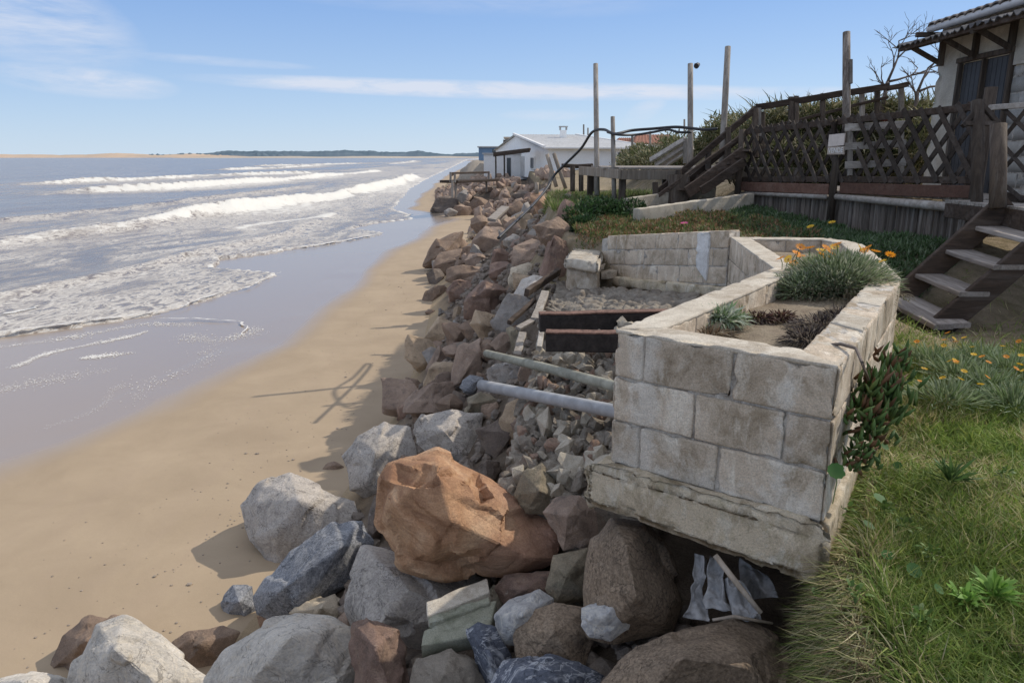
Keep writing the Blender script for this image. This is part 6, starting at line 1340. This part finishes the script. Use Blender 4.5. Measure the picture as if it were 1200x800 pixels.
fingers(at(1008, 535, 3.08), 'lowest thin strand of ice plant trailing down the planter corner', 70, .055, .035, 3, -.3)
fingers(at(1044, 430, 3.5), 'upper sprig of ice plant at the rim of the planter', 60, .07, .035, 4)
# pennywort-like round leaves
pw = thing('pennywort', 'trailing plant with round scalloped leaves growing in the bank grass', 'plant', tuple(at(1005, 560, 3.1)))
for x, y, r_ in ((980, 552, .030), (1008, 515, .026), (1031, 505, .026), (1031, 584, .028), (1018, 615, .023), (1052, 545, .02), (1071, 668, .026), (1040, 650, .02), (1100, 690, .018), (957, 694, .020), (1037, 523, .02), (1005, 570, .018)):
    d = hit(x, y); c = at(x, y, d - .10) if x > 1000 else at(x, y, 2.92); vs = [(0, 0, 0)]; n = 20
    for k in range(n): a = 2 * math.pi * k / n; q = 1 + .05 * math.cos(a * 10) - (.25 if k == 0 else 0); vs.append((math.cos(a) * q, math.sin(a) * q, .12))
    R = Matrix.Rotation(random.uniform(.3, .8), 3, 'X') @ Matrix.Rotation(random.uniform(-.4, .4), 3, 'Y'); vs = [tuple(c + R @ (Vector(q) * r_ * 1.15)) for q in vs]
    link('round_leaf', vs, [(0, k + 1, (k + 1) % n + 1) for k in range(n)], M['leaf'], pw, smooth=True, colors=[[.04, .11, .025, 1]] + [[.055, .14, .03, 1]] * n); stem(pw, c - Vector((0, 0, .14)), c - Vector((0, 0, .002)), .002, (.12, .2, .06))
# flowering gazania patch on the lawn, right
for i, (x, y, lb) in enumerate(((1090, 425, 'gazania clump with yellow-orange flowers at the lawn top near the plank'), (1125, 440, 'gazania clump in the middle of the flowering lawn patch'), (1160, 455, 'gazania clump right of the patch centre with orange blooms'), (1190, 475, 'gazania clump at the right edge of the view'), (1150, 425, 'gazania clump at the back of the flowering patch by bare sand'), (1110, 470, 'leafy gazania clump at the front of the flowering patch'), (1185, 435, 'gazania clump at the right end of the bare sand'))):
    c = atz(x, y, 2.5); root = thing('gazania_clump', lb, 'plant', tuple(c), 'gazania clumps on the lawn'); v, f, cc = merge([tuft(c, (.26, .24, .08), 520, .11, .009, [(.14, .20, .08), (.2, .26, .13), (.28, .33, .2)], .4, .02)]); link('foliage', v, f, M['leaf'], root, colors=cc)
    for k in range(5):
        p = c + Vector((random.uniform(-.26, .26), random.uniform(-.22, .22), random.uniform(.13, .2))); stem(root, p - Vector((0, 0, .15)), p, .0025); put_flower(root, p, .024, random.choice([FL, FY]))
# bright weed and small agave on the lawn
def small_plant(px, py, z, label, cols, n=60, L=.09, W=.018, name='broadleaf_weed'):
    c = atz(px, py, z); v, f, cc = tuft(c, (.05, .05, .05), n, L, W, cols, .6, .02, segs=3); tag(link(name, v, f, M['leaf'], colors=cc), label, 'plant')
for i, (x, y) in enumerate(((985, 600), (1010, 640), (1060, 620), (1045, 690), (1090, 650), (1120, 600), (1000, 700), (1150, 640), (1175, 560), (1070, 560), (1035, 600), (1140, 760), (1080, 730))):
    if i % 2 == 0: small_plant(x, y, 2.45, ['small broad-leaved weed low in the bank grass beside the planter corner', 'small weed with round leaves half way down the grass edge', 'pale green weed in the middle of the bank grass', 'dark green weed close to the cut edge of the bank', 'leafy weed right of the bank middle', 'weed below the spiky rosette', 'lowest weed at the cut edge', 'weed near the right edge under the flowers', 'weed at the right edge just below the flower patch', 'weed left of the spiky rosette', 'weed between two round pennywort leaves', 'weed at the lower right corner', 'weed at the bottom among dry grass'][i], [(.10, .17, .04), (.15, .22, .06), (.08, .13, .035)], 22, .038, .017)
small_plant(1165, 700, 2.45, 'bright green leafy weed at the right edge of the lawn', [(.16, .30, .05), (.22, .36, .08)], 60, .08, .022)
small_plant(1130, 708, 2.45, 'bright green weed left of the other weed', [(.16, .30, .05), (.2, .34, .07)], 40, .06, .02)
small_plant(1113, 565, 2.45, 'spiky dark green rosette in mid lawn', [(.07, .13, .04), (.1, .16, .05)], 60, .12, .014, 'spiky_rosette')
# ground cover behind the planter
def cover(name, pts, n, cols, L, W, label, hfun=None, up=.6, cat='ground cover', flowers=None, var=.3):
    """pts: polygon in x,y ; leaves scattered on the terrain inside"""
    poly = np.array(pts); x0, y0 = poly.min(0); x1, y1 = poly.max(0); X = rng.uniform(x0, x1, n * 4); Y = rng.uniform(y0, y1, n * 4); ins = np.zeros(len(X), bool)
    for i in range(len(poly)):
        (a, b), (c, d) = poly[i], poly[(i + 1) % len(poly)]; ins ^= ((b > Y) != (d > Y)) & (X < (c - a) * (Y - b) / (d - b + 1e-9) + a)
    X, Y = X[ins][:n], Y[ins][:n]; m = len(X); P = np.stack([X, Y, X * 0], -1); hh = np.clip(.5 + 1.1 * fbm(P * 2.2, 3, 71), .08, 1.2); Z = terr(X, Y) + (hfun(X, Y) * hh if hfun else 0) * rng.uniform(0, 1, m) ** .5
    d = rng.normal(0, .7, (m, 3)); d[:, 2] = up + rng.uniform(0, .5, m); d /= np.linalg.norm(d, axis=1)[:, None]; dark = (.65 + .5 * hh)[:, None]
    v, f, c = blades(np.stack([X, Y, Z], -1), d, L * rng.uniform(.6, 1.3, m), W * rng.uniform(.7, 1.3, m), rng.normal(0, L * .2, (m, 3)), tint(cols, m, rng, var))
    o = link(name, v, f, M['leaf'], origin=(0, 0, 0), colors=c); stuff(o); o['label'] = label; o['category'] = cat; return o
cover('succulent_cover', [(.85, 9.9), (1.35, 9.4), (2.35, 7.7), (3.4, 7.65), (3.9, 9.5), (3.4, 12.2), (1.8, 11.5), (.9, 12.6)], 30000, [(.09, .13, .04), (.16, .18, .06), (.24, .13, .07), (.12, .15, .05), (.3, .18, .1)], .055, .018, 'olive and reddish succulent carpet spilling behind the sagging block wall', lambda x, y: .16 + 0 * x)
cover('green_cover', [(3.35, 7.6), (4.0, 7.4), (5.3, 8.55), (3.95, 12.7), (3.4, 12.0), (3.3, 9)], 22000, [(.05, .10, .03), (.08, .13, .05), (.12, .17, .08), (.16, .2, .12)], .07, .018, 'dark green weeds along the foot of the log wall', lambda x, y: .12 + 0 * x)
cover('bank_grass', [(.7, 12.5), (4, 12.5), (4, 19), (.8, 19)], 22000, [(.14, .20, .05), (.2, .24, .08), (.1, .14, .04), (.3, .26, .14)], .14, .018, 'green grass on the bank under the raised platform', lambda x, y: .08 + 0 * x)
# pigface flower and yellow flowers
for x, y, d, me, lb in ((802, 268, 8.3, FPK, 'single pink flower above the sagging block wall'), (975, 267, 8.6, FY, 'yellow flower by the foot of the log wall, right one'), (950, 272, 8.8, FY, 'yellow flower by the foot of the log wall, left one')):
    o = thing('wild_flower', lb, 'flower', tuple(at(x, y, d))); put_flower(o, at(x, y - 6, d), .05, me); stem(o, at(x, y + 10, d), at(x, y - 6, d), .004)
def crown(name, c, rad, n, L, W, cols, label, cat='bush', lobes=9, seed=1, trunk=None, var=.35, leaves='foliage', parent=None):
    r = np.random.default_rng(seed); lob = [(np.array(c) + r.uniform(-1, 1, 3) * np.array(rad) * np.array([.7, .7, .45]), r.uniform(.28, .52)) for _ in range(lobes)]
    pos = []; nr = []
    for lc, s in lob:
        m = n // lobes; d = r.normal(0, 1, (m, 3)); d /= np.linalg.norm(d, axis=1)[:, None]; q = lc + d * np.array(rad) * s * (r.uniform(.45, 1.08, m)[:, None]); pos.append(q); nr.append(d)
    p = np.vstack(pos); d = np.vstack(nr) + r.normal(0, .6, (len(p), 3)); d[:, 2] += .3; d /= np.linalg.norm(d, axis=1)[:, None]
    v, f, cc = blades(p, d, L * r.uniform(.5, 1.3, len(p)), W * r.uniform(.7, 1.3, len(p)), r.normal(0, L * .15, (len(p), 3)), tint(cols, len(p), r, var))
    root = thing(name, label, cat, (c[0], c[1], c[2] - rad[2])); link('foliage', v, f, M['leaf'], root, colors=cc)
    mb = MB()
    for lc, s in lob[:max(3, lobes // 2)]:
        b = Vector((c[0], c[1], c[2] - rad[2] - .1)); e_ = Vector(lc); tube(mb, [b + Vector((r.uniform(-.1, .1), r.uniform(-.1, .1), 0)), b.lerp(e_, .5) + Vector((r.uniform(-.1, .1) * rad[0], 0, .05)), e_], [.03 * rad[2] + .01, .02 * rad[2] + .006, .004], 6)
    build('branch', mb, M['twig'], root, smooth=True); return root
crown('dark_bush', at(715, 250, 11.6) + Vector((-.05, .3, -.1)), (.75, .9, .42), 9000, .07, .03, DARKG, 'dense dark green bush at the edge left of the kerb walls', seed=2, lobes=14)
crown('dark_bush', at(690, 268, 10.6), (.28, .3, .25), 3000, .06, .026, DARKG, 'small dark green bush spilling over the rock edge', seed=3, lobes=7)
for i, (x, y, d, rad, lb) in enumerate(((752, 187, 28, (1.1, 1.5, .55), 'yellowish-green shrub right of the white house'), (775, 178, 26, (1.4, 1.2, .7), 'grey-green shrub behind the platform, below the red roof'), (838, 172, 22, (1.5, 1.3, .8), 'silvery shrub between the two right tall poles'), (870, 165, 20, (1.1, 1, .9), 'shrub behind the leaning right pole'), (800, 190, 24, (2.2, 1, .5), 'low scrub under the plank ramp'))):
    crown('coastal_shrub', at(x, y, d), rad, 5000, .13, .05, SCRUB, lb, seed=10 + i, lobes=12)
REED = [(.15, .15, .065), (.22, .20, .10), (.10, .115, .045), (.32, .28, .17), (.07, .08, .03)]
def reeds(x, y, d, w, h, n, lb, seed):
    c = at(x, y, d); r = np.random.default_rng(seed); root = thing('reed_clump', lb, 'plant', tuple(c - Vector((0, 0, h))), 'reed clumps of the upper terrace')
    b = np.stack([c.x + r.uniform(-w, w, n), c.y + r.uniform(-.6, .9, n), c.z - h + r.uniform(0, 1, n) * h * .85], -1); dd = r.normal(0, .6, (n, 3)); dd[:, 2] = np.abs(dd[:, 2]) * .8 + .35; dd /= np.linalg.norm(dd, axis=1)[:, None]
    L = r.uniform(.2, .5, n); bend = np.zeros((n, 3)); bend[:, 0] = r.normal(0, .12, n); bend[:, 2] = -r.uniform(.02, .22, n)
    v, f, cc = blades(b, dd, L, r.uniform(.012, .03, n), bend, tint(REED, n, r, .35), 3); link('foliage', v, f, M['leaf'], root, colors=cc)
for i, (x, y, d, w, h, n, lb) in enumerate(((905, 128, 14.3, .7, .9, 2200, 'reed clump where the back stairs reach the terrace'), (945, 118, 14.2, .8, 1.0, 3000, 'reed clump left of the thick pole'), (985, 116, 14.0, .7, 1.0, 2600, 'reed clump directly behind the thick pole'), (1025, 114, 13.8, .7, 1.0, 2800, 'reed clump between the thick pole and the bare tree'), (1065, 112, 13.6, .7, 1.0, 2800, 'dense reed clump beside the house corner'), (1000, 160, 13.4, 1.6, .9, 3500, 'shaded reed mass behind the lattice fence'), (920, 160, 13.6, .9, .9, 2500, 'shaded reeds behind the left part of the lattice'), (1085, 130, 12.6, .4, .8, 1500, 'low reeds right at the house wall'))): reeds(x, y, d, w, h, n, lb, 80 + i)
# bare tree beside the house
def bare_tree(base, top, label, seed):
    r = random.Random(seed); root = thing('bare_tree', label, 'tree', tuple(base)); mb = MB(); mt = MB(); tube(mt, [base, base.lerp(top, .5), top], [.045, .04, .03], 8); build('trunk', mt, M['twig'], root, smooth=True)
    def grow(p, d, L, rad, k):
        q = p + d * L * .5 + Vector((r.uniform(-.05, .05), 0, r.uniform(-.03, .05))) * L * 2; e = p + d * L; tube(mb, [p, q, e], [rad, rad * .85, rad * .6], 5)
        if k <= 0: return
        for _ in range(r.choice([2, 3, 3])):
            nd = (d + Vector((r.gauss(0, .55), r.gauss(0, .3), r.gauss(.08, .4)))).normalized(); grow(e if r.random() < .6 else q, nd, L * r.uniform(.6, .85), rad * .6, k - 1)
    grow(top, Vector((.3, 0, .9)).normalized(), .42, .026, 4); grow(top, Vector((.95, 0, .25)).normalized(), .42, .024, 4); grow(base.lerp(top, .6), Vector((-.3, 0, .9)).normalized(), .3, .018, 3)
    build('branch', mb, M['twig'], root, smooth=True)
bare_tree(at(1032, 135, 13.2), at(1040, 96, 13.2), 'bare twiggy tree against the sky left of the house', 5)
bare_tree(at(1072, 140, 13.0), at(1075, 108, 13.0), 'second bare tree, its twigs touching the house corner', 9)
